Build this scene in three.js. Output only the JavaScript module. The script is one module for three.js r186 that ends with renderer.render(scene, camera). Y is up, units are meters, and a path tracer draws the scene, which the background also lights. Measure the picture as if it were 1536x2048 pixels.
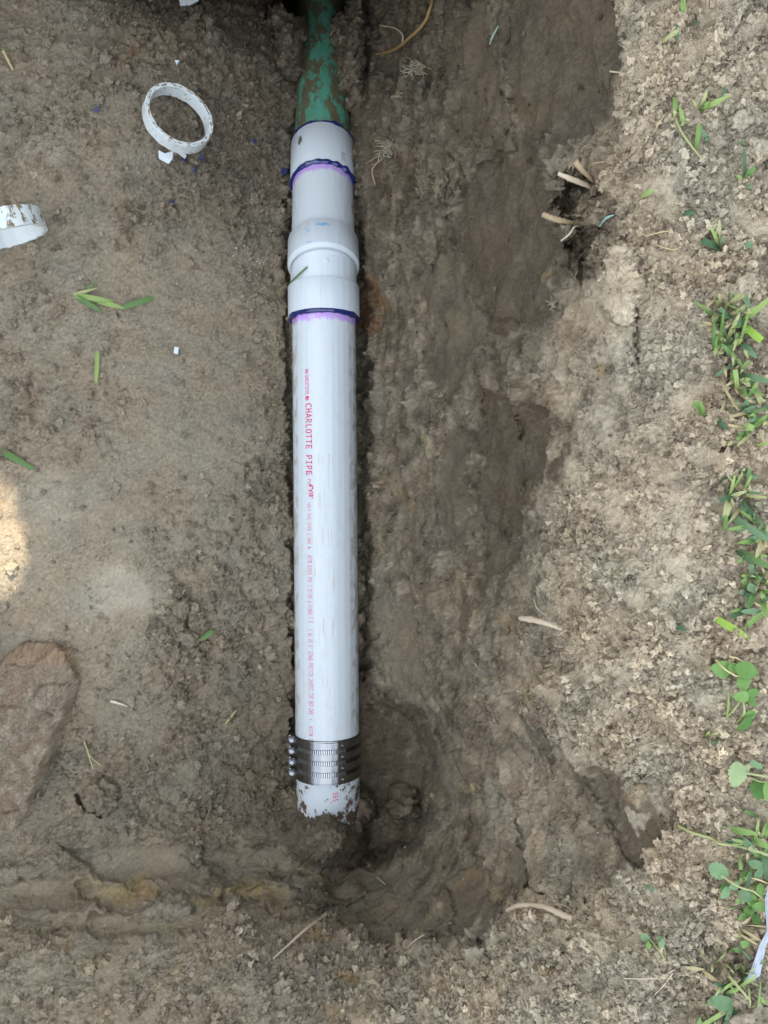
import * as THREE from 'three';
import { mergeGeometries, toCreasedNormals, mergeVertices } from 'three/addons/utils/BufferGeometryUtils.js';
import { createNoise3D } from 'simplex-noise';

// ------------------------------------------------------------------ camera, sky, sun, exposure
const F = 1520, CX = 768, CY = 1024, HC = 0.78;         // lens in photo pixels; the phone is 0.78 m above the lawn
const scene = new THREE.Scene();
const camera = new THREE.PerspectiveCamera(2 * Math.atan(1024 / F) * 180 / Math.PI, 0.75, 0.02, 600);
camera.position.set(0, HC, 0);
camera.up.set(0, 0, -1);
camera.lookAt(0, -2, 0);
scene.add(camera);

const renderer = new THREE.WebGLRenderer();
renderer.toneMapping = THREE.LinearToneMapping;
renderer.toneMappingExposure = 2.42;
renderer.shadowMap.enabled = true;

function rng(seed) { let a = seed >>> 0; return () => { a = (a + 0x6D2B79F5) >>> 0; let t = a; t = Math.imul(t ^ (t >>> 15), t | 1); t ^= t + Math.imul(t ^ (t >>> 7), t | 61); return ((t ^ (t >>> 14)) >>> 0) / 4294967296; }; }
const noise = createNoise3D(rng(11));
const clamp = (x, a, b) => x < a ? a : x > b ? b : x;
const lerp = (a, b, t) => a + (b - a) * t;
const sstep = (a, b, x) => { const t = clamp((x - a) / (b - a), 0, 1); return t * t * (3 - 2 * t); };
function fbm(x, y, z, o = 4) { let s = 0, a = 0.5; for (let i = 0; i < o; i++) { s += a * noise(x, y, z); x = x * 2.03 + 3.1; y = y * 2.03 + 1.7; z = z * 2.03 + 5.3; a *= 0.5; } return s; }

{ // bright hazy blue sky with thin cloud
  const W = 256, H = 128, d = new Float32Array(W * H * 4);
  for (let j = 0; j < H; j++) for (let i = 0; i < W; i++) {
    const el = (j + 0.5) / H * Math.PI - Math.PI / 2, az = (i + 0.5) / W * Math.PI * 2;
    const y = Math.sin(el), c = Math.cos(el), x = c * Math.cos(az), z = c * Math.sin(az), k = (j * W + i) * 4;
    const t = clamp(y, 0, 1), g = Math.pow(1 - t, 2.2);
    const cl = sstep(0.0, 0.5, fbm(x * 1.6 + 4, y * 2.2, z * 1.6, 4) + 0.12) * sstep(0, 0.15, y);
    d[k] = lerp(lerp(0.70, 0.95, g), 1.40, cl * 0.8); d[k + 1] = lerp(lerp(0.82, 0.97, g), 1.40, cl * 0.8); d[k + 2] = lerp(lerp(1.0, 1.0, g), 1.42, cl * 0.8); d[k + 3] = 1;
  }
  const t = new THREE.DataTexture(d, W, H, THREE.RGBAFormat, THREE.FloatType);
  t.mapping = THREE.EquirectangularReflectionMapping; t.magFilter = THREE.LinearFilter; t.needsUpdate = true;
  scene.background = t; scene.environment = t;
}
const SUN = new THREE.Vector3(0.25, 0.72, -0.65).normalize();
const sun = new THREE.DirectionalLight(0xffecd0, 3.7);
sun.position.copy(SUN).multiplyScalar(30); sun.target.position.set(0, 0, 0);
sun.castShadow = true; sun.shadow.mapSize.set(4096, 4096);
Object.assign(sun.shadow.camera, { left: -6, right: 6, top: 6, bottom: -6, near: 1, far: 60 });
scene.add(sun, sun.target);

// ------------------------------------------------------------------ helpers
const V = (x, y, z) => new THREE.Vector3(x, y, z);
const P = (px, py, D) => V((px - CX) / F * D, HC - D, (py - CY) / F * D);      // photo direction + depth below the phone -> metres
const taken = {};
function numbered(n) { const k = taken[n] = (taken[n] ?? -1) + 1; return k ? `${n}_${String(k).padStart(3, '0')}` : n; }
function tag(o, label, category, group, kind) { if (label) o.userData.label = label; if (category) o.userData.category = category; if (group) o.userData.group = group; if (kind) o.userData.kind = kind; return o; }
function mesh(name, geo, mat, parent = scene) { const m = new THREE.Mesh(geo, mat); m.name = parent === scene ? numbered(name) : name; m.castShadow = m.receiveShadow = true; parent.add(m); return m; }
function group(name, label, category, at = V(0, 0, 0), grp) { const g = new THREE.Group(); g.name = numbered(name); g.position.copy(at); scene.add(g); return tag(g, label, category, grp); }
const mat = (rgb, roughness = 0.9, o = {}) => { const m = new THREE.MeshPhysicalMaterial({ roughness, side: THREE.DoubleSide, ...o }); m.color.setRGB(...rgb); return m; };

// cellular noise: [nearest, second nearest, id of the nearest cell]
const wOut = [0, 0, 0];
function h3(i, j, k) { let h = Math.imul(i, 374761393) ^ Math.imul(j, 668265263) ^ Math.imul(k, 2147483647 - 61); h = Math.imul(h ^ (h >>> 13), 1274126177); return (h ^ (h >>> 16)) >>> 0; }
function worley(x, y, z) {
  const xi = Math.floor(x), yi = Math.floor(y), zi = Math.floor(z); let a = 9, b = 9, id = 0;
  for (let i = -1; i <= 1; i++) for (let j = -1; j <= 1; j++) for (let k = -1; k <= 1; k++) {
    const h = h3(xi + i, yi + j, zi + k);
    const dx = xi + i + (h & 1023) / 1023 - x, dy = yi + j + ((h >>> 10) & 1023) / 1023 - y, dz = zi + k + ((h >>> 20) & 1023) / 1023 - z;
    const d = dx * dx + dy * dy + dz * dz;
    if (d < a) { b = a; a = d; id = h; } else if (d < b) b = d;
  }
  wOut[0] = Math.sqrt(a); wOut[1] = Math.sqrt(b); wOut[2] = Math.imul(id, 2654435761) >>> 0; return wOut;
}

// ------------------------------------------------------------------ the dug ground: shape
// control points [px, py, depth below the phone]
const ctl = [];
for (const [x, y, d] of [
  [0, 0, 1.36], [250, 0, 1.40], [480, 0, 1.47], [0, 250, 1.31], [150, 200, 1.31], [280, 190, 1.32], [440, 290, 1.385], [560, 100, 1.50], [560, 250, 1.475],
  [0, 500, 1.30], [250, 500, 1.335], [450, 500, 1.375], [560, 500, 1.41], [0, 800, 1.29], [300, 800, 1.33], [560, 800, 1.385], [0, 1100, 1.28], [300, 1100, 1.32], [560, 1100, 1.38],
  [0, 1400, 1.30], [300, 1400, 1.335], [560, 1400, 1.395], [0, 1650, 1.29], [300, 1600, 1.335], [520, 1580, 1.40], [650, 1300, 1.40], [650, 900, 1.40], [650, 500, 1.42], [650, 250, 1.52], [650, 100, 1.63], [650, 10, 1.68],
  [650, 1560, 1.41], [780, 1560, 1.42], [0, 1760, 1.22], [0, 1850, 1.14], [0, 2048, 1.05], [200, 1715, 1.28], [300, 1790, 1.20], [300, 1860, 1.13], [300, 2048, 1.04],
  [500, 1715, 1.32], [500, 1800, 1.21], [500, 1900, 1.10], [500, 2048, 1.02], [700, 1720, 1.36], [700, 1790, 1.27], [700, 1860, 1.15], [700, 1950, 1.07], [700, 2048, 1.0],
  [900, 1550, 1.25], [1000, 1550, 1.13], [1100, 1550, 1.01], [1200, 1550, 0.91], [1300, 1550, 0.84], [1400, 1550, 0.80], [1536, 1550, 0.78],
  [800, 1750, 1.29], [900, 1750, 1.18], [1000, 1750, 1.08], [1100, 1750, 0.97], [1200, 1750, 0.89], [1300, 1750, 0.835], [1400, 1750, 0.80], [1536, 1750, 0.785],
  [800, 1890, 1.12], [900, 1900, 1.04], [1000, 1900, 0.97], [1100, 1900, 0.90], [1200, 1900, 0.855], [1300, 1900, 0.82], [1400, 1900, 0.80], [1536, 1900, 0.785],
  [850, 2048, 0.98], [1000, 2048, 0.90], [1150, 2048, 0.85], [1300, 2048, 0.815], [1536, 2048, 0.79]]) ctl.push([x, y, d]);
for (const y of [0, 270, 540, 810, 1080, 1350]) for (const [x, d] of [[730, 1.395], [800, 1.31], [900, 1.19], [1000, 1.05], [1100, 0.93], [1180, .862], [1250, 0.825], [1380, 0.795], [1536, 0.78]]) ctl.push([x, y, d + (y === 0 ? Math.max(0, (900 - x) / 170) * 0.07 : 0)]);
function tps(pts) {
  const n = pts.length, m = n + 3, A = [], U = (r2) => r2 > 0 ? r2 * Math.log(r2) : 0;
  for (let i = 0; i < m; i++) A.push(new Float64Array(m + 1));
  for (let i = 0; i < n; i++) {
    const [x, y, v] = pts[i], X = x / 1000, Y = y / 1000;
    for (let j = 0; j < n; j++) { const dx = X - pts[j][0] / 1000, dy = Y - pts[j][1] / 1000; A[i][j] = U(dx * dx + dy * dy) + (i === j ? 0.002 : 0); }
    A[i][n] = A[n][i] = 1; A[i][n + 1] = A[n + 1][i] = X; A[i][n + 2] = A[n + 2][i] = Y; A[i][m] = v;
  }
  for (let c = 0; c < m; c++) {
    let p = c; for (let r = c + 1; r < m; r++) if (Math.abs(A[r][c]) > Math.abs(A[p][c])) p = r;
    [A[c], A[p]] = [A[p], A[c]];
    for (let r = 0; r < m; r++) if (r !== c) { const f = A[r][c] / A[c][c]; if (f) for (let k = c; k <= m; k++) A[r][k] -= f * A[c][k]; }
  }
  const w = A.map((r, i) => r[m] / r[i]);
  return (x, y) => { x /= 1000; y /= 1000; let s = w[n] + w[n + 1] * x + w[n + 2] * y; for (let i = 0; i < n; i++) { const dx = x - pts[i][0] / 1000, dy = y - pts[i][1] / 1000; s += w[i] * U(dx * dx + dy * dy); } return s; };
}
const tpsD = tps(ctl);
function coarse(fn, x0, y0, x1, y1, st) {           // a smooth function sampled once, then read back between the samples
  const nx = Math.ceil((x1 - x0) / st) + 1, ny = Math.ceil((y1 - y0) / st) + 1, a = new Float32Array(nx * ny);
  for (let j = 0; j < ny; j++) for (let i = 0; i < nx; i++) a[j * nx + i] = fn(x0 + i * st, y0 + j * st);
  return (x, y) => { const u = clamp((x - x0) / st, 0, nx - 1.001), v = clamp((y - y0) / st, 0, ny - 1.001), i = u | 0, j = v | 0, f = u - i, g = v - j, k = j * nx + i; return lerp(lerp(a[k], a[k + 1], f), lerp(a[k + nx], a[k + nx + 1], f), g); };
}
const baseD = coarse((x, y) => tpsD(clamp(x, 0, 1536), clamp(y, 0, 2048)), -80, -80, 1620, 2130, 10);
// the rest of the trench and the lawn beyond the picture, as a height field met by the same ray
function farD(px, py) {
  const tx = (px - CX) / F, tz = (py - CY) / F; let D = 0.76;
  for (let i = 0; i < 90; i++) {
    const X = tx * D, Z = tz * D;
    const t = Math.min((0.30 - X) / 0.33, (X + 1.06) / 0.12, (0.80 - Z) / 0.2, (Z + 0.93 + .25 * sstep(-.35, -.62, X) + .16 * sstep(0, .16, X)) / 0.12);  // unseen far bank leans over the pipe, shaped to darken the hole
    const H = 0.778 + 0.565 * clamp(t, 0, 1);
    if (D >= H) break; D += 0.0075;
  }
  return D;
}
function sdPoly(poly, x, y) {                        // signed distance in pixels, negative inside
  let d = 1e18, s = 1;
  for (let i = 0, j = poly.length - 1; i < poly.length; j = i++) {
    const [ax, ay] = poly[j], [bx, by] = poly[i], ex = bx - ax, ey = by - ay, wx = x - ax, wy = y - ay, t = clamp((wx * ex + wy * ey) / (ex * ex + ey * ey), 0, 1);
    const dx = wx - ex * t, dy = wy - ey * t; d = Math.min(d, dx * dx + dy * dy);
    if ((ay > y) !== (by > y) && x < (bx - ax) * (y - ay) / (by - ay) + ax) s = -s;
  }
  return s * Math.sqrt(d);
}
function box(poly) { let a = 1e9, b = 1e9, c = -1e9, d = -1e9; for (const [x, y] of poly) { a = Math.min(a, x); b = Math.min(b, y); c = Math.max(c, x); d = Math.max(d, y); } return [a, b, c, d]; }
function lineDist(pts, x, y) { let d = 1e18; for (let i = 1; i < pts.length; i++) { const [ax, ay] = pts[i - 1], [bx, by] = pts[i], ex = bx - ax, ey = by - ay, t = clamp(((x - ax) * ex + (y - ay) * ey) / (ex * ex + ey * ey), 0, 1), dx = x - ax - ex * t, dy = y - ay - ey * t; d = Math.min(d, dx * dx + dy * dy); } return Math.sqrt(d); }

const POCKET = [[724, 1335], [765, 1385], [832, 1425], [868, 1480], [880, 1540], [868, 1625], [838, 1685], [780, 1722], [700, 1735], [620, 1705], [560, 1640], [560, 1500], [640, 1400]];
const CAVITY = [[1108, 350], [1180, 325], [1212, 380], [1208, 470], [1192, 560], [1160, 560], [1125, 470], [1100, 420]];
const TUNNEL = [[540, -60], [558, 14], [590, 30], [640, 38], [684, 26], [712, -60]];
// smooth spade-cut faces of damp clay
const FACETS = [
  [[1020, -60], [1215, -60], [1250, 40], [1257, 110], [1240, 190], [1212, 245], [1185, 275], [1130, 285], [1085, 300], [1040, 310], [1028, 200], [1012, 100]],
  [[905, 40], [985, 20], [1008, 150], [1000, 290], [975, 300], [925, 215], [900, 120]],
  [[905, 225], [950, 203], [985, 225], [998, 280], [962, 305], [935, 262], [912, 300]],
  [[1000, 300], [1085, 302], [1108, 360], [1100, 430], [1125, 480], [1140, 540], [1110, 590], [1062, 645], [1000, 650], [945, 600], [918, 540], [905, 440], [948, 360]],
  [[850, 560], [905, 500], [960, 610], [1010, 670], [935, 690], [870, 690], [845, 640]],
  [[1052, 800], [1090, 818], [1110, 875], [1116, 905], [1096, 945], [1070, 1000], [1062, 1060], [1010, 1085], [968, 1040], [960, 900], [968, 780]],
  [[858, 690], [938, 680], [945, 760], [905, 805], [848, 792]],
  [[880, 880], [955, 860], [955, 1000], [930, 1080], [888, 1100], [872, 980]],
  [[950, 1000], [1072, 1000], [1056, 1080], [1010, 1150], [962, 1195], [952, 1080]],
  [[905, 1150], [960, 1200], [935, 1260], [905, 1230]],
  [[1035, 1425], [1100, 1480], [1172, 1520], [1245, 1562], [1312, 1640], [1332, 1680], [1290, 1745], [1252, 1720], [1200, 1600], [1110, 1530]],
  [[905, 1760], [958, 1712], [986, 1740], [982, 1800], [962, 1860], [930, 1897], [900, 1850]],
  [[1008, 1690], [1040, 1685], [1044, 1755], [1018, 1768]],
  [[640, 1812], [760, 1790], [850, 1800], [868, 1840], [830, 1880], [760, 1868], [680, 1852]],
  [[855, 1490], [930, 1500], [925, 1600], [880, 1620]],
  [[760, 1180], [830, 1200], [850, 1300], [840, 1410], [775, 1350], [745, 1260]],
  [[130, 1700], [330, 1688], [402, 1735], [385, 1785], [300, 1782], [220, 1760]], [[405, 1690], [560, 1692], [625, 1750], [505, 1776], [425, 1762]], [[152, 1764], [235, 1772], [292, 1798], [300, 1822], [225, 1826], [168, 1800]], [[-60, 1768], [120, 1745], [152, 1795], [60, 1840], [-60, 1845]],
  [[370, 1792], [450, 1788], [455, 1812], [385, 1822]], [[470, 1782], [600, 1775], [612, 1808], [490, 1816]], [[170, 1830], [330, 1840], [420, 1835], [400, 1872], [260, 1885], [180, 1865]], [[640, 1740], [780, 1735], [850, 1710], [870, 1745], [790, 1790], [660, 1790]]];
const FBOX = FACETS.map(box), FOFF = [0.009, 0.004, 0.008, 0.009, 0.005, 0.010, 0.006, 0.006, 0.007, 0.005, 0.007, 0.008, 0.006, 0.008, 0.005, 0.004, .010, .010, .009, .008, .008, .010, .006, .006], FDRY = [.0, .07, .05, .0, .10, -.02, .05, .09, .04, .08, .08, .16, .2, .2, .22, .24, .46, .44, .58, .5, .55, .55, .5, .26];
// scalloped spade bites along the near end of the trench
const BITES = [[95, 1790, 130, 55], [295, 1745, 120, 45], [275, 1800, 95, 32], [425, 1800, 55, 26], [520, 1795, 60, 30], [470, 1745, 120, 40], [600, 1760, 90, 45], [760, 1760, 110, 55], [700, 1830, 120, 40], [300, 1855, 130, 45], [120, 1850, 110, 30]];
const GAP_R = [[704, 230], [708, 330], [716, 440], [720, 560], [718, 640], [721, 740], [733, 830], [730, 900], [722, 970], [724, 1060], [735, 1160], [735, 1215], [727, 1290], [722, 1340]];
const GAP_L = [[592, 225], [584, 320], [578, 420], [578, 560], [578, 640], [583, 760], [586, 900], [588, 1040], [590, 1200], [592, 1350], [588, 1460]];
const CRACKS = [[[1045, 830], [1052, 860], [1048, 880]], [[70, 1530], [110, 1545], [150, 1555]],
  [[150, 1590], [170, 1620], [195, 1632]], [[1270, 600], [1278, 650], [1272, 720]], [[1030, 1640], [1060, 1780], [1105, 1800]], [[360, 1200], [380, 1240], [360, 1290]], [[1445, 600], [1445, 680], [1460, 760], [1450, 830], [1440, 900]],
  [[960, 1880], [985, 1930], [960, 1990], [930, 2020]], [[770, 30], [735, 100], [738, 150]]];
const CBOX = CRACKS.map(box);
const TOPLINE = [[1255, -100], [1255, 150], [1215, 270], [1215, 380], [1195, 500], [1215, 650], [1130, 760], [1110, 900], [1070, 1050], [1050, 1200], [1040, 1400], [1200, 1530], [1320, 1670], [1250, 1760], [1060, 1800], [960, 1960], [900, 2148]];
const FOOT = [[722, -100], [722, 1335], [765, 1385], [832, 1425], [868, 1480], [880, 1540], [868, 1625], [838, 1685]];
const lineAt = (line, y) => { for (let i = 1; i < line.length; i++) if (y <= line[i][1]) return lerp(line[i - 1][0], line[i][0], clamp((y - line[i - 1][1]) / (line[i][1] - line[i - 1][1]), 0, 1)); return line[line.length - 1][0]; };
const wallZone = (x, y) => Math.max(sstep(722, 748, x) * sstep(18, -18, x - lineAt(TOPLINE, y)) * sstep(1950, 1860, y) * (y > 1690 ? sstep(600, 700, x) : y > 1340 ? sstep(-12, 12, x - lineAt(FOOT, y)) : 1), sstep(1672, 1705, y) * sstep(1870, 1830, y) * sstep(900, 840, x));
const facetAt = (x, y) => { let best = 0, off = 0, id = -1; for (let i = 0; i < FACETS.length; i++) { const b = FBOX[i]; if (x < b[0] - 14 || x > b[2] + 14 || y < b[1] - 14 || y > b[3] + 14) continue; const k = sstep(5, -5, sdPoly(FACETS[i], x, y)); if (k > best) { best = k; off = FOFF[i]; id = i; } } return [best, off, id]; };
function shapeD(px, py) {                            // depth of the ground without its crumbs
  const o = Math.max(0, -px, px - 1536, -py, py - 2048);
  let D;
  if (o > 90) D = farD(px, py);
  else { D = baseD(px, py); if (o > 0) D = lerp(D, farD(px, py), py < 0 ? sstep(14, 27, -py) : sstep(0, 90, o)); }
  if (o > 80) return D;
  const wx = px + 9 * noise(px * 0.02, py * 0.02, 1.5) + 4 * noise(px * 0.06, py * 0.06, 2.5), wy = py + 9 * noise(px * 0.02, py * 0.02, 7.5) + 4 * noise(px * 0.06, py * 0.06, 8.5);
  if (px > 520 && px < 920 && py > 1300 && py < 1770) D = Math.max(D, lerp(D, lerp(1.42, 1.435, sstep(700, 760, px)), sstep(14, -34, sdPoly(POCKET, lerp(px, wx, .5), lerp(py, wy, .5)))));
  if (px > 1060 && px < 1250 && py > 290 && py < 600) D += 0.075 * sstep(8, -28, sdPoly(CAVITY, wx, wy));
  if (px > 1150 && px < 1290 && py > 440 && py < 720) { const q = Math.hypot((wx - 1238) / 48, (wy - 570) / 95); D -= 0.035 * sstep(1, 0.55, q); }
  if (px > 530 && px < 730 && py < 60) D += 0.33 * sstep(7, -8, sdPoly(TUNNEL, wx, py + (wy - py) * 0.4));
  if (px > 680 && px < 770 && py > 200 && py < 1380) D += 0.042 * sstep(20, 2, lineDist(GAP_R, wx, wy));
  if (px > 540 && px < 620 && py > 190 && py < 1500) D += 0.026 * sstep(14, 2, lineDist(GAP_L, wx, wy));
  for (const [bx, by, rx, ry] of BITES) { const q = ((px - bx) / rx) ** 2 + ((wy - by) / ry) ** 2; if (q < 1) D += 0.014 * (1 - q) * sstep(-0.5, 0.3, (by - wy) / ry + 0.45); }
  for (let i = 0; i < CRACKS.length; i++) { const b = CBOX[i]; if (px < b[0] - 12 || px > b[2] + 12 || py < b[1] - 12 || py > b[3] + 12) continue; D += (px > 740 ? .013 : 0.022) * sstep(6, 0, lineDist(CRACKS[i], wx, wy)); }
  { const q = Math.hypot((px - 655) / 95, (py - 1678) / 62); if (q < 1) D -= 0.155 * sstep(0, .75, 1 - q); }
  { const q = Math.hypot((wx - 592) / 40, (wy - 1618) / 45); if (q < 1) D -= 0.055 * (1 - q * q); }
  { const q = Math.hypot((wx - 722) / 30, (wy - 1620) / 45); if (q < 1) D -= 0.06 * (1 - q * q); }
  { const q = Math.hypot((wx - 806) / 36, (wy - 1608) / 45); if (q < 1) D -= 0.03 * (1 - q * q); }
  { const q = Math.hypot((wx - 895) / 40, (wy - 355) / 48); if (q < 1) D -= 0.022 * sstep(0, 0.5, 1 - q); }
  { const q = Math.hypot((wx - 850) / 45, (wy - 195) / 70); if (q < 1) D -= 0.016 * sstep(0, 0.6, 1 - q); }
  { const q = Math.hypot((wx - 694) / 50, (wy - 80) / 135); if (q < 1) D -= 0.125 * (1 - q * q); }
  { const q = Math.hypot((wx - 588) / 50, (wy - 35) / 130); if (q < 1) D -= 0.14 * (1 - q * q); }
  const f = facetAt(wx, wy); if (f[0] > 0) D += 1.15 * f[1] * f[0];
  return D;
}
// how crumbly (0-1) and how dry (0-1) the soil is; low values near the hole also hold shade
const soil = [];
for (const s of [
  [100, 100, .5, .42], [250, 100, .8, .3], [450, 80, .9, .2], [400, 250, .9, .3], [500, 300, .9, .22], [520, 450, .9, .3], [100, 250, .8, .45], [60, 380, .5, .5], [250, 330, .5, .45], [300, 430, .7, .38], [100, 500, .3, .5], [250, 560, .15, .55], [400, 560, .3, .5], [520, 520, .5, .35],  // floor beside the hole set darker, its shade worked into the dryness
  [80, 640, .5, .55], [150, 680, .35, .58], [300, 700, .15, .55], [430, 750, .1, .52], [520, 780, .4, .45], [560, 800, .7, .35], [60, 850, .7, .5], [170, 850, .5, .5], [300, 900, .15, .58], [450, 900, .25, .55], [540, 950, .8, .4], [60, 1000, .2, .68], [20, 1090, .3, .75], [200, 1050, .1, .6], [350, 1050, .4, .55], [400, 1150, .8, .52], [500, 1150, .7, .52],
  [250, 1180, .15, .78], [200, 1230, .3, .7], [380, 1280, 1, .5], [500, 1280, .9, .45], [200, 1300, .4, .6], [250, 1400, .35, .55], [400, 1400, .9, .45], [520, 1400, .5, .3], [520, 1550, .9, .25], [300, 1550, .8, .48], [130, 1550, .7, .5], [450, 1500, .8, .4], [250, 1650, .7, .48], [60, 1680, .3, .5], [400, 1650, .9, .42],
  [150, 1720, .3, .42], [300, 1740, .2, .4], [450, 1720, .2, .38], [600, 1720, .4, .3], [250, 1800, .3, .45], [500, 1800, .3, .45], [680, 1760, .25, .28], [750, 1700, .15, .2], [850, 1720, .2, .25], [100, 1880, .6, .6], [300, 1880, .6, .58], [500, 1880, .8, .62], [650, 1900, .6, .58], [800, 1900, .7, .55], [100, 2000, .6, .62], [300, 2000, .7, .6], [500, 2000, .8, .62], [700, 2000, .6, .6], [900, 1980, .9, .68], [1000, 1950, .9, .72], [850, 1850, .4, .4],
  [780, 1550, .5, .12], [650, 1680, .6, .15], [600, 1600, .8, .18], [760, 100, .6, .15], [860, 150, .4, .2], [950, 150, .25, .25], [800, 300, .4, .2], [890, 330, .7, .35], [950, 350, .15, .25], [1050, 400, .1, .22], [1100, 150, .15, .25], [1180, 100, .1, .22], [760, 450, .5, .22], [850, 500, .35, .28], [950, 550, .2, .25], [1050, 550, .1, .25],
  [760, 650, .4, .28], [850, 700, .4, .34], [950, 700, .1, .28], [780, 850, .4, .34], [870, 850, .6, .35], [960, 850, .4, .34], [1050, 900, .1, .25], [780, 1000, .6, .36], [870, 1000, .4, .3], [940, 1050, .6, .38], [1020, 1050, .15, .28], [800, 1150, .4, .35], [900, 1150, .5, .36], [1000, 1200, .2, .36], [800, 1300, .3, .32], [920, 1300, .25, .36], [1020, 1300, .3, .4], [900, 1450, .2, .32], [1000, 1400, .5, .45],
  [950, 1550, .3, .35], [1050, 1580, .9, .58], [1060, 1650, .9, .6], [900, 1650, .3, .32], [1120, 1600, .4, .42], [1200, 1650, .4, .42], [1300, 1650, .1, .35], [1180, 1750, .5, .48], [950, 1780, .1, .32], [1150, 500, .8, .38], [1180, 420, .9, .35], [1250, 400, .6, .68], [1230, 600, .3, .8], [1180, 700, .5, .5], [1200, 800, .3, .5], [1150, 850, .15, .42], [1250, 900, .4, .6], [1200, 950, .6, .7], [1300, 1000, .5, .85], [1300, 700, .5, .72], [1350, 550, .7, .8],
  [1150, 1050, .7, .6], [1250, 1150, .7, .78], [1350, 1100, .5, .95], [1200, 1300, .8, .68], [1350, 1300, .8, .9], [1300, 1450, .9, .85], [1150, 1450, .8, .7], [1400, 1500, 1, .95], [1300, 100, .8, .8], [1350, 300, .9, .85], [1450, 200, 1, .9], [1450, 500, 1, .9], [1500, 900, 1, .9], [1500, 1200, 1, .9], [1450, 1600, 1, .92], [1350, 1700, .9, .85], [1300, 1850, .8, .7], [1100, 1850, .8, .7], [1200, 1950, 1, .65], [1400, 1950, 1, .6], [1100, 2020, .9, .7], [1300, 2020, 1, .7], [1500, 1800, 1, .75]]) soil.push(s);
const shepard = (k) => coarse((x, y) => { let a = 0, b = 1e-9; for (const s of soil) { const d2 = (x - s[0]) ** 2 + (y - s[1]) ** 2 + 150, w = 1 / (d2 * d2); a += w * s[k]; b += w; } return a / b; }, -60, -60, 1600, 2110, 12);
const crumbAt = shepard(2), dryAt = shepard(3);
// clay and rust staining: [px, py, rx, ry, colour, strength]
const OCHRE = [.34, .235, .11], RUST = [.17, .085, .035], YEL = [.40, .32, .17], PALE = [.60, .525, .40], GREY = [.20, .185, .165], RED = [.22, .12, .085];
const STAINS = [[748, 590, 28, 42, RUST, .9], [735, 640, 30, 22, RUST, .9], [760, 570, 20, 20, OCHRE, .6], [480, 470, 20, 22, RUST, .4], [255, 125, 15, 18, RUST, .6], [230, 1785, 74, 28, YEL, 1.1], [265, 1800, 34, 20, OCHRE, .9], [412, 1800, 42, 15, YEL, 1], [495, 1790, 44, 18, OCHRE, 1], [520, 1790, 74, 18, YEL, .8], [65, 1855, 22, 10, YEL, .7], [130, 1890, 20, 14, OCHRE, .6], [340, 1955, 25, 22, OCHRE, .5], [350, 1860, 60, 20, YEL, .35], [640, 1745, 30, 12, YEL, .5], [625, 1878, 16, 16, OCHRE, .8], [625, 1910, 24, 26, GREY, .6], [690, 1965, 22, 20, OCHRE, .8], [660, 2020, 30, 22, OCHRE, .6], [180, 1930, 40, 25, YEL, .4],
  [1060, 225, 30, 40, YEL, .15], [1100, 565, 8, 14, OCHRE, .7], [860, 880, 10, 16, YEL, .8], [905, 640, 14, 40, YEL, .2], [920, 1180, 12, 30, YEL, .6], [1020, 1240, 18, 12, OCHRE, .5], [985, 1352, 10, 8, OCHRE, .8], [1085, 1350, 16, 14, OCHRE, .4], [1045, 1380, 12, 18, YEL, .5], [1265, 1590, 22, 16, OCHRE, .6], [1270, 1637, 18, 14, PALE, .8], [948, 1578, 12, 16, YEL, .7], [935, 1760, 18, 14, OCHRE, .5], [973, 1790, 8, 22, YEL, .6], [990, 1710, 10, 16, YEL, .5], [1115, 1958, 20, 16, OCHRE, .9], [1055, 1420, 30, 14, RED, .35], [790, 975, 12, 30, OCHRE, .5], [840, 1010, 16, 30, OCHRE, .35], [1190, 740, 14, 18, OCHRE, .6], [860, 780, 20, 14, PALE, .5],
  [1340, 1080, 60, 60, PALE, .5], [1400, 1150, 60, 60, PALE, .4], [1190, 600, 22, 50, PALE, .5], [230, 1190, 70, 40, PALE, .5], [400, 1130, 40, 30, PALE, .2], [90, 300, 24, 40, PALE, .35], [100, 1000, 50, 60, PALE, .15], [70, 800, 20, 20, RED, .3], [165, 850, 16, 18, RED, .25], [1350, 1390, 30, 14, YEL, .3], [1480, 50, 60, 40, PALE, .4]];

// ------------------------------------------------------------------ the dug ground: mesh
const STEP = 2.2, X0 = -44, Y0 = -44, NX = Math.round((1536 + 88) / STEP) + 1, NY = Math.round((2048 + 88) / STEP) + 1;
function axis(a, n, b) { const out = []; for (let i = 44; i >= 1; i--) out.push(a - 6 * (Math.pow(1.26, i) - 1)); for (let i = 0; i < n; i++) out.push(a + i * STEP); const e = a + (n - 1) * STEP; for (let i = 1; i <= 44; i++) out.push(e + 6 * (Math.pow(1.26, i) - 1)); return out; }
const gx = axis(X0, NX), gy = axis(Y0, NY), GX = gx.length, GY = gy.length, OFF = 44;
const pos = new Float32Array(GX * GY * 3), col = new Float32Array(GX * GY * 3), uvs = new Float32Array(GX * GY * 2), nrm = new Float32Array(GX * GY * 3), crumbW = new Float32Array(GX * GY);
for (let j = 0; j < GY; j++) for (let i = 0; i < GX; i++) { const D = shapeD(gx[i], gy[j]), k = (j * GX + i) * 3; pos[k] = (gx[i] - CX) / F * D; pos[k + 1] = HC - D; pos[k + 2] = (gy[j] - CY) / F * D; }
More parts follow.
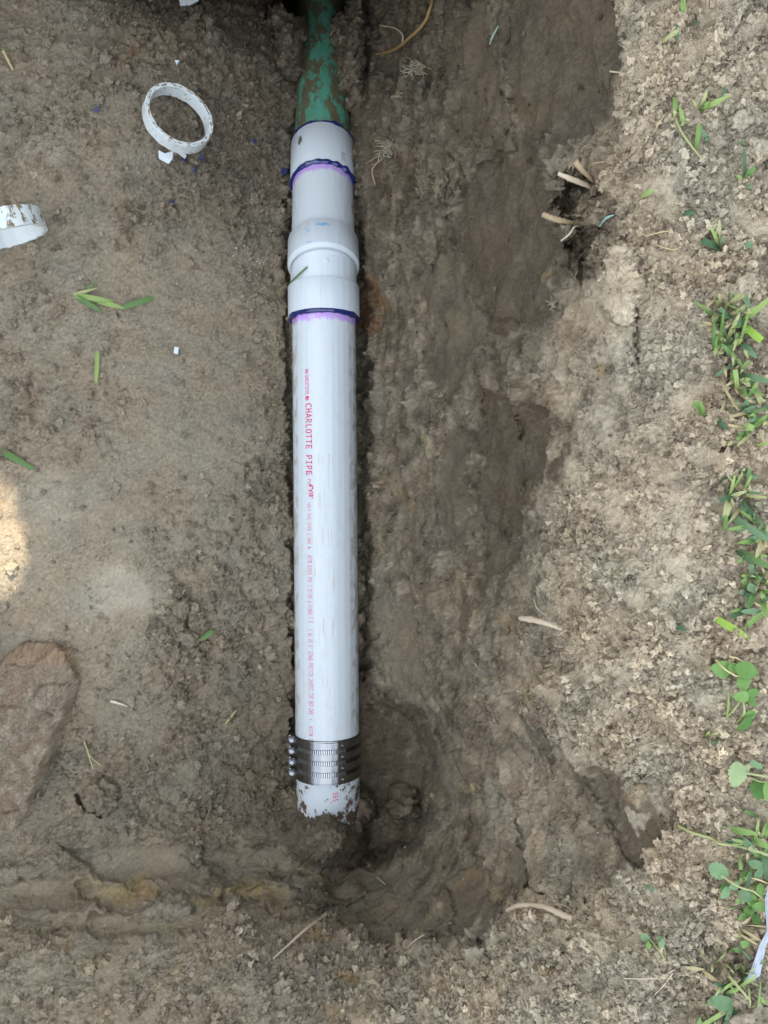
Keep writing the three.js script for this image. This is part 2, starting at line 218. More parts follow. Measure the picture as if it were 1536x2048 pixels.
{ // normals of the smooth shape
  const a = V(), b = V();
  for (let j = 0; j < GY; j++) for (let i = 0; i < GX; i++) {
    const w = 6, l = (j * GX + Math.max(0, i - w)) * 3, r = (j * GX + Math.min(GX - 1, i + w)) * 3, u = (Math.max(0, j - w) * GX + i) * 3, d = (Math.min(GY - 1, j + w) * GX + i) * 3, k = (j * GX + i) * 3;
    a.set(pos[r] - pos[l], pos[r + 1] - pos[l + 1], pos[r + 2] - pos[l + 2]); b.set(pos[d] - pos[u], pos[d + 1] - pos[u + 1], pos[d + 2] - pos[u + 2]); b.cross(a).normalize();
    nrm[k] = b.x; nrm[k + 1] = b.y; nrm[k + 2] = b.z;
  }
}
const MOIST = [.120, .096, .065], DRY = [.56, .470, .338], c3 = [0, 0, 0];
const mixc = (c, d, t) => { c[0] += (d[0] - c[0]) * t; c[1] += (d[1] - c[1]) * t; c[2] += (d[2] - c[2]) * t; };
function soilColour(px, py, x, y, z, out) {
  const wx = px + 26 * noise(x * 14, y * 14, z * 14) + 9 * noise(x * 60, y * 60, z * 60 + 3), wy = py + 26 * noise(x * 14 + 9, y * 14, z * 14) + 9 * noise(x * 60 + 7, y * 60, z * 60);
  const n1 = fbm(x * 22, y * 22, z * 22, 4), n2 = noise(x * 130, y * 130, z * 130), n3 = noise(x * 420, y * 420, z * 420);
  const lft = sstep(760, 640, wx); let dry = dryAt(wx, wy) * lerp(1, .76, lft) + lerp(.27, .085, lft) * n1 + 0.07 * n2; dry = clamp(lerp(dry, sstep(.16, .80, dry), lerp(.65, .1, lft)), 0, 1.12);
  const wz = wallZone(wx, wy); if (wz > 0) { const Db = baseD(px, py), st = ((px - CX) / F - 1) * Db, zz = (py - CY) / F * Db; dry = lerp(dry, dry * (py > 1690 && px < 640 ? 1.1 : .74) + .09 * noise(st * 34 + 1.2 * noise(st * 9, 2, zz * 9), 5, zz * 6) + .06 * noise(st * 110, 8, zz * 14) + .10 * fbm(st * 14, 3, zz * 11, 3), wz); }
  const f = facetAt(wx, wy); if (f[0] > 0) dry = lerp(dry, FDRY[f[2]] + 0.07 * n1 + .03 * n2, f[0] * 0.95);
  out[0] = lerp(MOIST[0], DRY[0], dry); out[1] = lerp(MOIST[1], DRY[1], dry); out[2] = lerp(MOIST[2], DRY[2], dry);
  const wr = noise(x * 9 + 20, y * 9, z * 9), wg = noise(x * 17, y * 17 + 30, z * 17);          // reddish and greyish clay
  out[0] *= 1 + 0.05 * wr; out[2] *= 1 - 0.04 * wr + 0.01 * wg;
  for (const s of STAINS) { const dx = (wx - s[0]) / s[2], dy = (wy - s[1]) / s[3], q = dx * dx + dy * dy; if (q < 1.6) mixc(out, s[4], s[5] * .8 * sstep(1.4, 0.2, q + 0.9 * n1 + 0.45 * n2 + .3 * n3)); }
  const n4 = noise(x * 900, y * 900, z * 900), q4 = wz > .5 || px < 600 ? .55 : .85, g = 1 + q4 * (0.15 * n2 + 0.17 * n3 + 0.12 * n4); out[0] *= g; out[1] *= g; out[2] *= g;
  return f[0];
}
for (let j = 0; j < GY; j++) for (let i = 0; i < GX; i++) {
  const q = j * GX + i, k = q * 3, px = gx[i], py = gy[j], x = pos[k], y = pos[k + 1], z = pos[k + 2];
  const out = Math.max(0, -px - 40, px - 1576, -py - 40, py - 2088), near = sstep(900, 0, out);
  const cw = crumbAt(px + 22 * noise(x * 20, y * 20, z * 20), py + 22 * noise(x * 20 + 5, y * 20, z * 20));
  const fac = soilColour(clamp(px, -20, 1556), clamp(py, -20, 2068), x, y, z, c3);
  col[k] = Math.max(.02, c3[0]); col[k + 1] = Math.max(.015, c3[1]); col[k + 2] = Math.max(.01, c3[2]);
  const wz = wallZone(clamp(px, 0, 1536), clamp(py, 0, 2048)); let c = clamp(cw * 1.2 - 0.05, 0, 1) * (1 - 0.85 * fac) * (1 - .78 * wz * sstep(.5, 0, noise(x * 16 + 7, y * 16, z * 7))) * (px < 620 ? .74 : 1) * (1 - .5 * sstep(30, 0, Math.abs(px - 730)) * (py < 1700 ? 1 : 0)) * (1 - .55 * sstep(10, -20, Math.hypot((px - 760) / 1.0, (py - 1570) / 1.2) - 125)); c *= sstep(-.55, .25, noise(x * 24 + 3, y * 24, z * 24) + .5 * noise(x * 60, y * 60, z * 60 + 9) + .25 * cw); crumbW[q] = c;
  let h = 0.010 * fbm(x * 7, y * 7, z * 7, 3) * near;
  if (near > 0.02) {
    const wxp = 0.004 * noise(x * 90, y * 90, z * 90), wyp = 0.004 * noise(x * 90 + 4, y * 90, z * 90), wzp = 0.004 * noise(x * 90, y * 90 + 4, z * 90);
    const kx = .0022 * noise(x * 260, y * 260, z * 260), kz = .0022 * noise(x * 260 + 8, y * 260, z * 260); const X = x + wxp + kx, Y = y + wyp, Z = z + wzp + kz, wallish = wz;
    const c2 = sstep(0.08, 0.75, c);
    let w = worley(X / 0.026, Y / 0.026, Z / 0.026); let r = (w[2] & 255) / 255;
    h += c2 * 0.0125 * (r * r * r * 1.3 + .08) * Math.max(0, 1 - w[0] * w[0] * 1.25) - c2 * 0.0022 * sstep(0.13, 0, w[1] - w[0]);
    w = worley(X / 0.0115 + 9, Y / 0.0115, Z / 0.0115); r = (w[2] & 255) / 255;
    h += (0.25 + 0.75 * c2) * c * 0.0075 * (r * r * 1.3 + .05) * Math.max(0, 1 - w[0] * w[0] * 1.2);
    w = worley(X / 0.0052 + 3, Y / 0.0052, Z / 0.0052 + 7); r = (w[2] & 255) / 255;
    h += (0.06 + 0.94 * c) * 0.0036 * (r * r * 1.3 + .05) * Math.max(0, 1 - w[0] * w[0] * 1.2);
    h += (.0035 - .0015 * wz) * fbm(x * 34, y * 34, z * 34, 3) + 0.0011 * noise(x * 160, y * 160, z * 160) * (1 - 0.6 * fac);
    // fine cracks in the packed floor
    const cr = Math.abs(noise(x * 26 + wxp * 200, y * 26, z * 26 + 11)); h -= 0.0035 * sstep(0.06, 0, cr) * sstep(0.05, 0.45, noise(x * 9, y * 9, z * 9 + 40)) * (1 - fac);
    const cr2 = Math.abs(noise(x * 58 + wxp * 300, y * 58, z * 58 + 21)); h -= 0.0032 * sstep(0.085, 0, cr2) * sstep(.12, .5, c) * sstep(-.1, .4, noise(x * 15, y * 15, z * 15 + 60));
    if (wallish > 0.01) {                             // overlapping spade faces and drag ripples
      const Db = baseD(px, py), xs = (px - CX) / F * Db, ys = HC - Db, zs = (py - CY) / F * Db; w = worley((xs + wxp) / 0.055, (ys + wyp) / 0.075, (zs + wzp) / 0.10);
      const id = w[2], e = w[1] - w[0];
      h += wallish * (1 - 0.7 * fac) * sstep(0, .16, e) * (0.009 * ((id & 255) / 255 - .5) + 0.012 * (((id >> 8) & 255) / 255 - .5) * (w[0]) - 0.0012 * sstep(0.08, 0, e));
      h += wallish * (0.0003 + 0.0005 * fac) * (.3 + 1.2 * sstep(-.2, .5, noise(xs * 14, ys * 14, zs * 14))) * noise((xs + ys) * 190, ys * 30, zs * 34) + wallish * 0.0016 * noise((xs + ys) * 50 + noise(xs * 12, ys * 12, zs * 12), 3, zs * 11) * sstep(-.5, .4, noise(xs * 9 + 5, ys * 9, zs * 9)) + wallish * .006 * noise((xs + ys) * 14 + .8 * noise(xs * 6, ys * 6, zs * 8), 3, zs * 4.2);
      const rg = 1 - Math.abs(noise((xs + ys) * 15 + .5 * noise(xs * 9, ys * 9, zs * 12) + .12 * noise(xs * 50, ys * 50, zs * 50), 9, zs * 2.6)), rg2 = 1 - Math.abs(noise((xs + ys) * 38 + .4 * noise(xs * 20, ys * 20, zs * 26), 2, zs * 6)); h += wallish * (1 - .6 * fac) * (.0075 * Math.pow(rg, 7) + .0028 * Math.pow(rg2, 6)) * (py < 1690 ? 1 : .4);
      h += wallish * (1 - .7 * fac) * (.0007 * noise(x * 420, y * 420, z * 300) + .0009 * noise(x * 230, y * 230, z * 150));
      const sc = noise(zs * 150 + (xs + ys) * 18, 4, (xs + ys) * 6); h -= wallish * fac * 0.0012 * sstep(0.75, 0.95, sc);
    }
    h *= near;
  }
  pos[k] += nrm[k] * h; pos[k + 1] += nrm[k + 1] * h; pos[k + 2] += nrm[k + 2] * h;
  uvs[q * 2] = (pos[k] + 0.8 * pos[k + 1]) / 0.11; uvs[q * 2 + 1] = (pos[k + 2] + 0.6 * pos[k + 1]) / 0.11;
}
console.log('ground shaped');
// where a photo direction meets the ground
const tmpN = V();
function surf(px, py, up = 0) {
  const u = clamp((px - X0) / STEP, 0, NX - 1.001), v = clamp((py - Y0) / STEP, 0, NY - 1.001), i = u | 0, j = v | 0, f = u - i, g = v - j, k = ((j + OFF) * GX + i + OFF) * 3, r = GX * 3;
  const get = (o) => lerp(lerp(pos[k + o], pos[k + 3 + o], f), lerp(pos[k + r + o], pos[k + r + 3 + o], f), g);
  const p = V(get(0), get(1), get(2)); p.y += up; return p;
}
function surfN(px, py) { const e = 9, a = surf(px + e, py).sub(surf(px - e, py)), b = surf(px, py + e).sub(surf(px, py - e)); return b.cross(a).normalize(); }
const toPx = (p) => [CX + p.x / (HC - p.y) * F, CY + p.z / (HC - p.y) * F];

function grainTexture(n, seed, fn) { const d = new Uint8Array(n * n * 4); for (let j = 0; j < n; j++) for (let i = 0; i < n; i++) { const v = clamp(fn(i / n, j / n) * 255, 0, 255), k = (j * n + i) * 4; d[k] = d[k + 1] = d[k + 2] = v; d[k + 3] = 255; } const t = new THREE.DataTexture(d, n, n); t.wrapS = t.wrapT = THREE.RepeatWrapping; t.magFilter = THREE.LinearFilter; t.minFilter = THREE.LinearMipmapLinearFilter; t.generateMipmaps = true; t.needsUpdate = true; return t; }
const torus = (u, v, f) => { const a = u * 2 * Math.PI, b = v * 2 * Math.PI, R = f / (2 * Math.PI); return [R * Math.cos(a), R * Math.sin(a), R * Math.cos(b), R * Math.sin(b)]; };
const soilBump = grainTexture(512, 1, (u, v) => { let s = 0.5; for (const [f, a] of [[40, .22], [80, .2], [150, .14]]) { const t = torus(u, v, f); s += a * noise(t[0] + t[2] * 0.7, t[1] + t[3] * 0.7, t[2] - t[1]) ; } return s; });
const soilMat = new THREE.MeshPhysicalMaterial({ vertexColors: true, roughness: 0.93, specularIntensity: 0.35, bumpMap: soilBump, bumpScale: 0.0024, side: THREE.DoubleSide });

{ // one sheet, shown as floor, cut wall and the ground above
  const full = new THREE.BufferGeometry(); full.setAttribute('position', new THREE.BufferAttribute(pos, 3));
  const idx = new Uint32Array((GX - 1) * (GY - 1) * 6); let n = 0;
  for (let j = 0; j < GY - 1; j++) for (let i = 0; i < GX - 1; i++) { const a = j * GX + i, b = a + 1, c = a + GX, d = c + 1; idx[n++] = a; idx[n++] = c; idx[n++] = b; idx[n++] = b; idx[n++] = c; idx[n++] = d; }
  full.setIndex(new THREE.BufferAttribute(idx, 1)); full.computeVertexNormals(); const vn = full.attributes.normal.array;
  const zone = (px, py, y) => {
    const o = Math.max(-px, px - 1536, -py, py - 2048);
    if (o > 44) return y > -0.12 ? 2 : y > -0.55 ? 1 : 0;
    if (px > lineAt(TOPLINE, py)) return 2;
    if (py > 1690 || (py < 1690 && px > lineAt(FOOT, py))) return 1;
    return 0;
  };
  const lists = [[], [], []];
  for (let t = 0; t < idx.length; t += 6) { const a = idx[t], i = a % GX, j = (a / GX) | 0; const L = lists[zone(gx[i], gy[j], pos[a * 3 + 1])]; for (let q = 0; q < 6; q++) L.push(idx[t + q]); }
  ['trench_floor', 'trench_wall', 'ground'].forEach((name, z) => {
    const map = new Int32Array(GX * GY).fill(-1), L = lists[z]; let c = 0; const id = new Uint32Array(L.length), from = [];
    for (let q = 0; q < L.length; q++) { let m = map[L[q]]; if (m < 0) { m = map[L[q]] = c++; from.push(L[q]); } id[q] = m; }
    const g = new THREE.BufferGeometry(), p = new Float32Array(c * 3), nn = new Float32Array(c * 3), cc = new Float32Array(c * 3), uu = new Float32Array(c * 2);
    for (let q = 0; q < c; q++) { const f = from[q]; for (let o = 0; o < 3; o++) { p[q * 3 + o] = pos[f * 3 + o]; nn[q * 3 + o] = vn[f * 3 + o]; cc[q * 3 + o] = col[f * 3 + o]; } uu[q * 2] = uvs[f * 2]; uu[q * 2 + 1] = uvs[f * 2 + 1]; }
    g.setAttribute('position', new THREE.BufferAttribute(p, 3)); g.setAttribute('normal', new THREE.BufferAttribute(nn, 3)); g.setAttribute('color', new THREE.BufferAttribute(cc, 3)); g.setAttribute('uv', new THREE.BufferAttribute(uu, 2)); g.setIndex(new THREE.BufferAttribute(id, 1));
    tag(mesh(name, g, soilMat), ['packed and crumbly brown soil floor of the trench', 'damp brown clay wall of the trench with spade-cut faces', 'dry pale crumbly soil above the cut beside the grass'][z], null, null, 'structure');
  });
}
console.log('ground built');

// ------------------------------------------------------------------ added tree, out of view towards the sun, that keeps the trench in shade
{
  const R = rng(77), mid = V(-0.15, -0.4, -0.1).addScaledVector(SUN, 4.6), t = group('added_shade_tree', 'added leafy tree out of view whose crown keeps the trench in shade', 'tree', V(mid.x + 1.1, 0, mid.z - 0.3));
  const trunkPts = [V(0, -0.1, 0), V(0.05, 0.8, 0.02), V(-0.08, 1.7, 0.05), V(-0.4, 2.8, 0.15), V(-0.5, 3.6, 0.2)];
  const bark = mat([.12, .09, .065], .95);
  const limbs = [sweepTube(trunkPts, [0.2, 0.16, 0.13, 0.09, 0.04], 10)];
  for (let i = 0; i < 9; i++) { const a = i * 2.4, b = V(-0.08, 1.6 + 0.15 * i, 0.05), e = V(Math.cos(a) * (0.9 + R() * 0.6) - 0.4, 2.3 + R() * 1.6, Math.sin(a) * (0.9 + R() * 0.6)); const pts = [b, b.clone().lerp(e, .5).add(V(0, .18, 0)), e], cv = new THREE.CatmullRomCurve3(pts); let hit = false; for (let k = 0; k <= 20; k++) { const w = cv.getPoint(k / 20).add(t.position), u = (w.y + .565) / SUN.y, q = toPx(V(w.x - SUN.x * u, -.565, w.z - SUN.z * u)); if (q[0] < 140 && q[1] > 850 && q[1] < 1290) hit = true; } if (!hit) limbs.push(sweepTube(pts, [0.07, 0.045, 0.012], 7)); }
  mesh('trunk', mergeGeometries(limbs), bark, t);
  // gap cut in the added crown to shape the sun patch on the floor
  const PATCH = [[-170, 1000], [0, 960], [20, 1010], [36, 1060], [45, 1110], [40, 1165], [16, 1190], [-170, 1215]], fy = HC - 1.285, lp = [], p = V();
  const onPatch = (p, m) => { const k = (p.y - fy) / SUN.y, q = toPx(V(p.x - SUN.x * k, fy, p.z - SUN.z * k)); return sdPoly(PATCH, q[0] + 8 * noise(q[0] * .02, q[1] * .02, 3), q[1]) < m; };
  function leaf(p, s) {
    const d = V(R() - .5, R() - .5, R() - .5).normalize(), e = V(R() - .5, R() - .5, R() - .5).cross(d).normalize(), base = p.clone().sub(t.position);
    const A = base.clone().addScaledVector(d, -s), B = base.clone().addScaledVector(e, s * .55), C = base.clone().addScaledVector(d, s), E = base.clone().addScaledVector(e, -s * .55);
    if (onPatch(A.clone().add(t.position), 3) || onPatch(B.clone().add(t.position), 3) || onPatch(C.clone().add(t.position), 3) || onPatch(E.clone().add(t.position), 3) || onPatch(p, 3)) return;
    for (const w of [A, B, C, A, C, E]) lp.push(w.x, w.y, w.z);
  }
  for (let i = 0; i < 17000; i++) {
    do { p.set(R() * 2 - 1, R() * 2 - 1, R() * 2 - 1); } while (p.lengthSq() > 1);
    const l = p.length(), rr = 1.85 * (1 + 0.2 * noise(p.x / l * 2.2, p.y / l * 2.2, p.z / l * 2.2)); p.multiplyScalar(rr).add(mid); leaf(p, 0.055 + 0.045 * R());
  }
  const low = surf(6, 1082).addScaledVector(SUN, 2.25);  // added low bough, unseen, sharpens the edge of the sun patch
  for (let i = 0; i < 5000; i++) { do { p.set(R() * 2 - 1, R() * 2 - 1, R() * 2 - 1); } while (p.lengthSq() > 1); p.multiply(V(.42, .2, .5)).add(low); leaf(p, .025 + .02 * R()); }
  const g = new THREE.BufferGeometry(); g.setAttribute('position', new THREE.Float32BufferAttribute(lp, 3)); g.computeVertexNormals();
  mesh('crown', g, mat([.055, .10, .03], .7), t);
}
{ // second added tree, out of view; darkens low light and the steel coupling flank
  const R = rng(41), t = group('added_left_tree', 'added leafy tree out of view that darkens the flank of the steel coupling', 'tree', V(-4.9, 0, 0.7)), lp = [], p = V();
  const limbs = [sweepTube([V(0, -.1, 0), V(.06, .9, 0), V(-.05, 1.9, .05), V(.1, 3.2, 0)], [.19, .15, .12, .04], 10)];
  for (let i = 0; i < 8; i++) { const a = i * 2.4, b = V(-.03, 1.4 + .18 * i, .03), e = V(Math.cos(a) * 1.1, 2.2 + R() * 1.5, Math.sin(a) * 1.1); limbs.push(sweepTube([b, b.clone().lerp(e, .5).add(V(0, .18, 0)), e], [.07, .04, .012], 7)); }
  mesh('trunk', mergeGeometries(limbs), mat([.12, .09, .065], .95), t);
  for (let i = 0; i < 15000; i++) {
    do { p.set(R() * 2 - 1, R() * 2 - 1, R() * 2 - 1); } while (p.lengthSq() > 1);
    const l = p.length(); p.multiplyScalar(1.8 * (1 + .2 * noise(p.x / l * 2.2 + 7, p.y / l * 2.2, p.z / l * 2.2))).add(V(0.1, 2.7, 0));
    const s = .06 + .05 * R(), d = V(R() - .5, R() - .5, R() - .5).normalize(), e = V(R() - .5, R() - .5, R() - .5).cross(d).normalize();
    const A = p.clone().addScaledVector(d, -s), B = p.clone().addScaledVector(e, s * .55), C = p.clone().addScaledVector(d, s), E = p.clone().addScaledVector(e, -s * .55); for (const w of [A, B, C, A, C, E]) lp.push(w.x, w.y, w.z);
  }
  const g = new THREE.BufferGeometry(); g.setAttribute('position', new THREE.Float32BufferAttribute(lp, 3)); g.computeVertexNormals(); mesh('crown', g, mat([.055, .10, .03], .7), t);
}
function sweepTube(pts, radii, seg = 8, per = 6, lumps = 0, seed = 0) {     // a tapering tube through points, closed at both ends
  const curve = new THREE.CatmullRomCurve3(pts), n = Math.max(2, (pts.length - 1) * per), P_ = [], I = [], nn = [];
  let up = V(0.3, 1, 0.2).normalize(), t0 = curve.getTangent(0); if (Math.abs(up.dot(t0)) > 0.9) up = V(1, 0, 0);
  let side = V().crossVectors(t0, up).normalize();
  for (let i = 0; i <= n; i++) {
    const t = i / n, c = curve.getPoint(t), tan = curve.getTangent(t); side.addScaledVector(tan, -side.dot(tan)).normalize(); const up2 = V().crossVectors(side, tan);
    const f = t * (radii.length - 1), k = Math.min(radii.length - 2, f | 0), r = lerp(radii[k], radii[k + 1], f - k);
    for (let s = 0; s < seg; s++) { const a = s / seg * Math.PI * 2, rr = r * (1 + lumps * noise(c.x * 400 + Math.cos(a) * 1.5 + seed, c.y * 400, c.z * 400 + Math.sin(a) * 1.5)); P_.push(c.x + rr * (Math.cos(a) * side.x + Math.sin(a) * up2.x), c.y + rr * (Math.cos(a) * side.y + Math.sin(a) * up2.y), c.z + rr * (Math.cos(a) * side.z + Math.sin(a) * up2.z)); }
  }
  for (let i = 0; i < n; i++) for (let s = 0; s < seg; s++) { const a = i * seg + s, b = i * seg + (s + 1) % seg; I.push(a, a + seg, b, b, a + seg, b + seg); }
  const e0 = P_.length / 3, c0 = curve.getPoint(0), c1 = curve.getPoint(1); P_.push(c0.x, c0.y, c0.z, c1.x, c1.y, c1.z);
  for (let s = 0; s < seg; s++) { I.push(e0, s, (s + 1) % seg); I.push(e0 + 1, n * seg + (s + 1) % seg, n * seg + s); }
  const g = new THREE.BufferGeometry(); g.setAttribute('position', new THREE.Float32BufferAttribute(P_, 3)); g.setIndex(I); g.computeVertexNormals(); return g;
}

// ------------------------------------------------------------------ the pipe run
const PB = P(647, 525, 1.365);                       // where the run bends down by 22.5 degrees
const A0 = V(-0.0082, 0, -1).normalize(), N0 = V(0, 1, 0), B0 = V().crossVectors(A0, N0).normalize();
const A1 = V(-0.035, -0.3827, -0.9239).normalize(), B1 = V().crossVectors(A1, V(0, 1, 0)).normalize(), N1 = V().crossVectors(B1, A1).normalize();
const AX0 = { o: PB, a: A0, n: N0, b: B0 }, AX1 = { o: PB, a: A1, n: N1, b: B1 };
// a body turned about an axis: profile [[s, r], ...]; u runs round it with 0.5 on top, v along it
function turned(ax, prof, seg = 96, wob = 0, crease = 0.5) {
  const Pn = [], U = [], I = [], s0 = prof[0][0], s1 = prof[prof.length - 1][0];
  prof.forEach(([s, r]) => { for (let k = 0; k <= seg; k++) { const th = (k / seg - 0.5) * Math.PI * 2, rr = r * (1 + wob * noise(Math.sin(th) * 2.3, Math.cos(th) * 2.3, s * 60)); const p = ax.o.clone().addScaledVector(ax.a, s).addScaledVector(ax.b, rr * Math.sin(th)).addScaledVector(ax.n, rr * Math.cos(th)); Pn.push(p.x, p.y, p.z); U.push(k / seg, s1 === s0 ? 0 : (s - s0) / (s1 - s0)); } });
  for (let j = 0; j < prof.length - 1; j++) for (let k = 0; k < seg; k++) { const a = j * (seg + 1) + k, b = a + seg + 1; I.push(a, a + 1, b, b, a + 1, b + 1); }
  const g = new THREE.BufferGeometry(); g.setAttribute('position', new THREE.Float32BufferAttribute(Pn, 3)); g.setAttribute('uv', new THREE.Float32BufferAttribute(U, 2)); g.setIndex(I);
  return toCreasedNormals(g, crease);
}
function lineProf(s0, s1, r, n) { const o = []; for (let i = 0; i <= n; i++) o.push([lerp(s0, s1, i / n), r]); return o; }
// colour maps: drawn on a canvas in metres (x to the right over the pipe, y down the picture)
function skin(lenM, circM, W, H, base, draw) {
  const c = document.createElement('canvas'); c.width = W; c.height = H; const g = c.getContext('2d'); g.fillStyle = base; g.fillRect(0, 0, W, H);
  g.save(); g.scale(W / circM, H / lenM); g.translate(circM / 2, 0); draw(g); g.restore();
  const t = new THREE.CanvasTexture(c); t.colorSpace = THREE.SRGBColorSpace; t.wrapS = THREE.RepeatWrapping; t.magFilter = THREE.LinearFilter; return [t, c, g];
}
function pixels(cv, g, fn) { const im = g.getImageData(0, 0, cv.width, cv.height), d = im.data; for (let j = 0; j < cv.height; j++) for (let i = 0; i < cv.width; i++) { const k = (j * cv.width + i) * 4; fn(i / cv.width, j / cv.height, d, k); } g.putImageData(im, 0, 0); }
const blend = (d, k, c, t) => { d[k] = lerp(d[k], c[0], t); d[k + 1] = lerp(d[k + 1], c[1], t); d[k + 2] = lerp(d[k + 2], c[2], t); };
const R4 = 0.05715, CIRC = 2 * Math.PI * R4;
function downText(g, txt, xm, ym, cap, pitch, colour, weight = '', smear = 0) {   // print that runs down the pipe, its tops to the right
  g.save(); g.translate(xm, ym); g.rotate(Math.PI / 2); g.fillStyle = colour; const px = 100, sc = cap / (px * 0.72); g.scale(sc, sc); g.font = `${weight} ${px}px monospace`; g.textBaseline = 'alphabetic'; g.textAlign = 'center';
  for (let i = 0; i < txt.length; i++) { const w = pitch / sc; g.save(); g.translate((i + .5) * w, 0); g.scale(w / 66, 1); g.fillText(txt[i], 0, 0); if (smear) g.fillText(txt[i], smear, 0); g.restore(); }
  g.restore();
}
const PVC = '#ccd3d7', purple = [190, 140, 228];
const pvcMat = (map, rough = 0.30) => { const m = new THREE.MeshPhysicalMaterial({ map, roughness: rough, specularIntensity: 0.8, side: THREE.DoubleSide }); return m; };
const plain = new THREE.MeshPhysicalMaterial({ roughness: 0.36, specularIntensity: 0.8, side: THREE.DoubleSide }); plain.color.setRGB(.61, .66, .695);

const run = group('pvc_pipe_run', 'long white plastic drain pipe with pink lettering lying along the trench', 'pipe', V(0, 0, 0));
{
  const s0 = -0.874, s1 = -0.062, L = s1 - s0;
  const [tx, cv, g] = skin(L, CIRC, 1024, 2048, PVC, (g) => {
    const y = (py) => ((py - 1024) / F * 1.312 - PB.z) * -1; // s of a photo row on top of the pipe
    const at = (py) => (s1 + y(py) * 1) * 1;                  // distance from the upper end of this piece
    const row = (py) => ((py - 1024) / F * 1.312 - PB.z) + s1;
    const ink = 'rgba(206,40,98,1)', faint = 'rgba(206,48,102,1)', th = -25 * Math.PI / 180 * R4;
    downText(g, 'WWW.CHARLOTTEPIPE.COM', th - 0.0062, row(737), 0.0072, 0.0026, faint, 'bold');
    g.fillStyle = ink; g.beginPath(); g.ellipse(th - 0.002, row(794), 0.003, 0.0022, 0, 0, 7); g.fill();
    downText(g, 'CHARLOTTE PIPE', th - 0.0058, row(805), 0.0118, 0.00895, ink, 'bold');
    downText(g, '®', th - 0.006, row(946), 0.004, 0.004, faint);
    downText(g, 'PVC', th - 0.003, row(957), 0.007, 0.004, faint);
    downText(g, '4"x10\'', th - 0.0005, row(968), 0.0085, 0.0043, ink, 'bold', 14);
    downText(g, '100', th - 0.004, row(1004), 0.007, 0.0034, faint);
    downText(g, 'F PVC TYPE I DWV A', th - 0.0042, row(1018), 0.0075, 0.0038, faint);
    downText(g, '■•▪', th - 0.0035, row(1086), 0.0055, 0.0055, ink, 'bold');
    downText(g, 'ASTM D2665 PVC I D1785 A F1866 I T', th - 0.0042, row(1110), 0.0088, 0.00345, faint);
    downText(g, '■•▪', th - 0.0035, row(1234), 0.0055, 0.0055, ink, 'bold');
    downText(g, 'C UL US 4" SCH40 PVC1120 260PSI 73F NSF-DWV', th - 0.0042, row(1258), 0.0088, 0.00345, faint);
    downText(g, '■•', th - 0.0035, row(1428), 0.0055, 0.0065, ink, 'bold');
    downText(g, 'ASTM D', th - 0.0042, row(1452), 0.0075, 0.0045, faint);
  });
  pixels(cv, g, (u, v, d, k) => {
    const x = (u - .5) * CIRC, s = s1 - v * L, worn = noise(x * 900, s * 900, 5) * 0.6 + noise(x * 250, s * 250, 9) * 0.6;
    if (d[k + 1] < 200 && worn > 0.15) blend(d, k, [210, 218, 222], sstep(0.15, 0.7, worn) * 0.5);
    const e = v * L - (0.0365 + 0.0165 + 0.0035 * noise(x * 60, 1, 1) + 0.002 * noise(x * 240, 2, 2)); // purple primer below the fitting
    if (e < 0.004) blend(d, k, purple, sstep(0.004, -0.003, e) * (0.78 + 0.25 * noise(x * 120, s * 900, 3)));
    const sc = noise(x * 90, s * 6, 20) * noise(x * 500, s * 14, 33); if (sc > 0.2 && v > .35 && v < .9 && Math.abs(u - .505) < .055) blend(d, k, [178, 170, 152], sstep(.2, .45, sc) * 0.7);
    const fl = noise(x * 700, s * 500, 60); if (fl > 0.90) blend(d, k, [96, 84, 70], sstep(.9, .95, fl) * 0.8);
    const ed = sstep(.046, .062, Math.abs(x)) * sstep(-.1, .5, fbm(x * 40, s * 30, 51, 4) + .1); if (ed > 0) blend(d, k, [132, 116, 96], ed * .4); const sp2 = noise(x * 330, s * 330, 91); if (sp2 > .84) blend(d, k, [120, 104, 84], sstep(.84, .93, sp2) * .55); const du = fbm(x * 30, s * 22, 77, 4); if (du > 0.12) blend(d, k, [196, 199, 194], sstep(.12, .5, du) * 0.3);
  });
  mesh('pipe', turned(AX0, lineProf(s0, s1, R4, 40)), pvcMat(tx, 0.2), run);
  // the 22.5 degree bend
  const [tb, cb, gb] = skin(0.06, 0.4, 512, 128, PVC, () => {});
  pixels(cb, gb, (u, v, d, k) => { // smears of blue cement on the upper hub
    const x = (u - .5) * 0.4, y = v * 0.06; const sm = (cx, cy, rx, ry, a, ph) => { const q = ((x - cx) / rx) ** 2 + ((y - cy) / ry) ** 2 + 0.9 * noise(x * 260, y * 260, ph); if (q < 0.75) blend(d, k, [120, 186, 226], a * sstep(.75, .2, q)); };
    sm(0.004, 0.014, 0.013, 0.0045, .95, 1); sm(-0.022, 0.024, 0.006, 0.004, .7, 2); sm(-0.028, 0.018, 0.004, 0.003, .5, 3); sm(-0.02, 0.05, 0.006, 0.003, .9, 4);
  });
  const bend = mesh('elbow_fitting', mergeGeometries([turned(AX0, [[-0.052, .0590], [-0.024, .0590], [-0.006, .0588]]), turned(AX1, [[-0.02, .0588], [0.0, .0588], [0.02, .0588]]), (() => { const b = new THREE.SphereGeometry(0.0586, 48, 32); b.translate(PB.x, PB.y, PB.z); return b.toNonIndexed(); })()]), plain, run);
  mesh('hub', turned(AX0, [[-0.098, .0574], [-0.098, .0634], [-0.0965, .0641], [-0.0475, .0641], [-0.044, .0626], [-0.0435, .0585]]), plain, bend);
  mesh('hub', turned(AX1, [[-0.0165, .0585], [-0.0105, .0640], [-0.0095, .0641], [0.0415, .0641], [0.043, .0634], [0.043, .0572]].map(([s, r]) => [s, r])), pvcMat(tb, .34), bend);
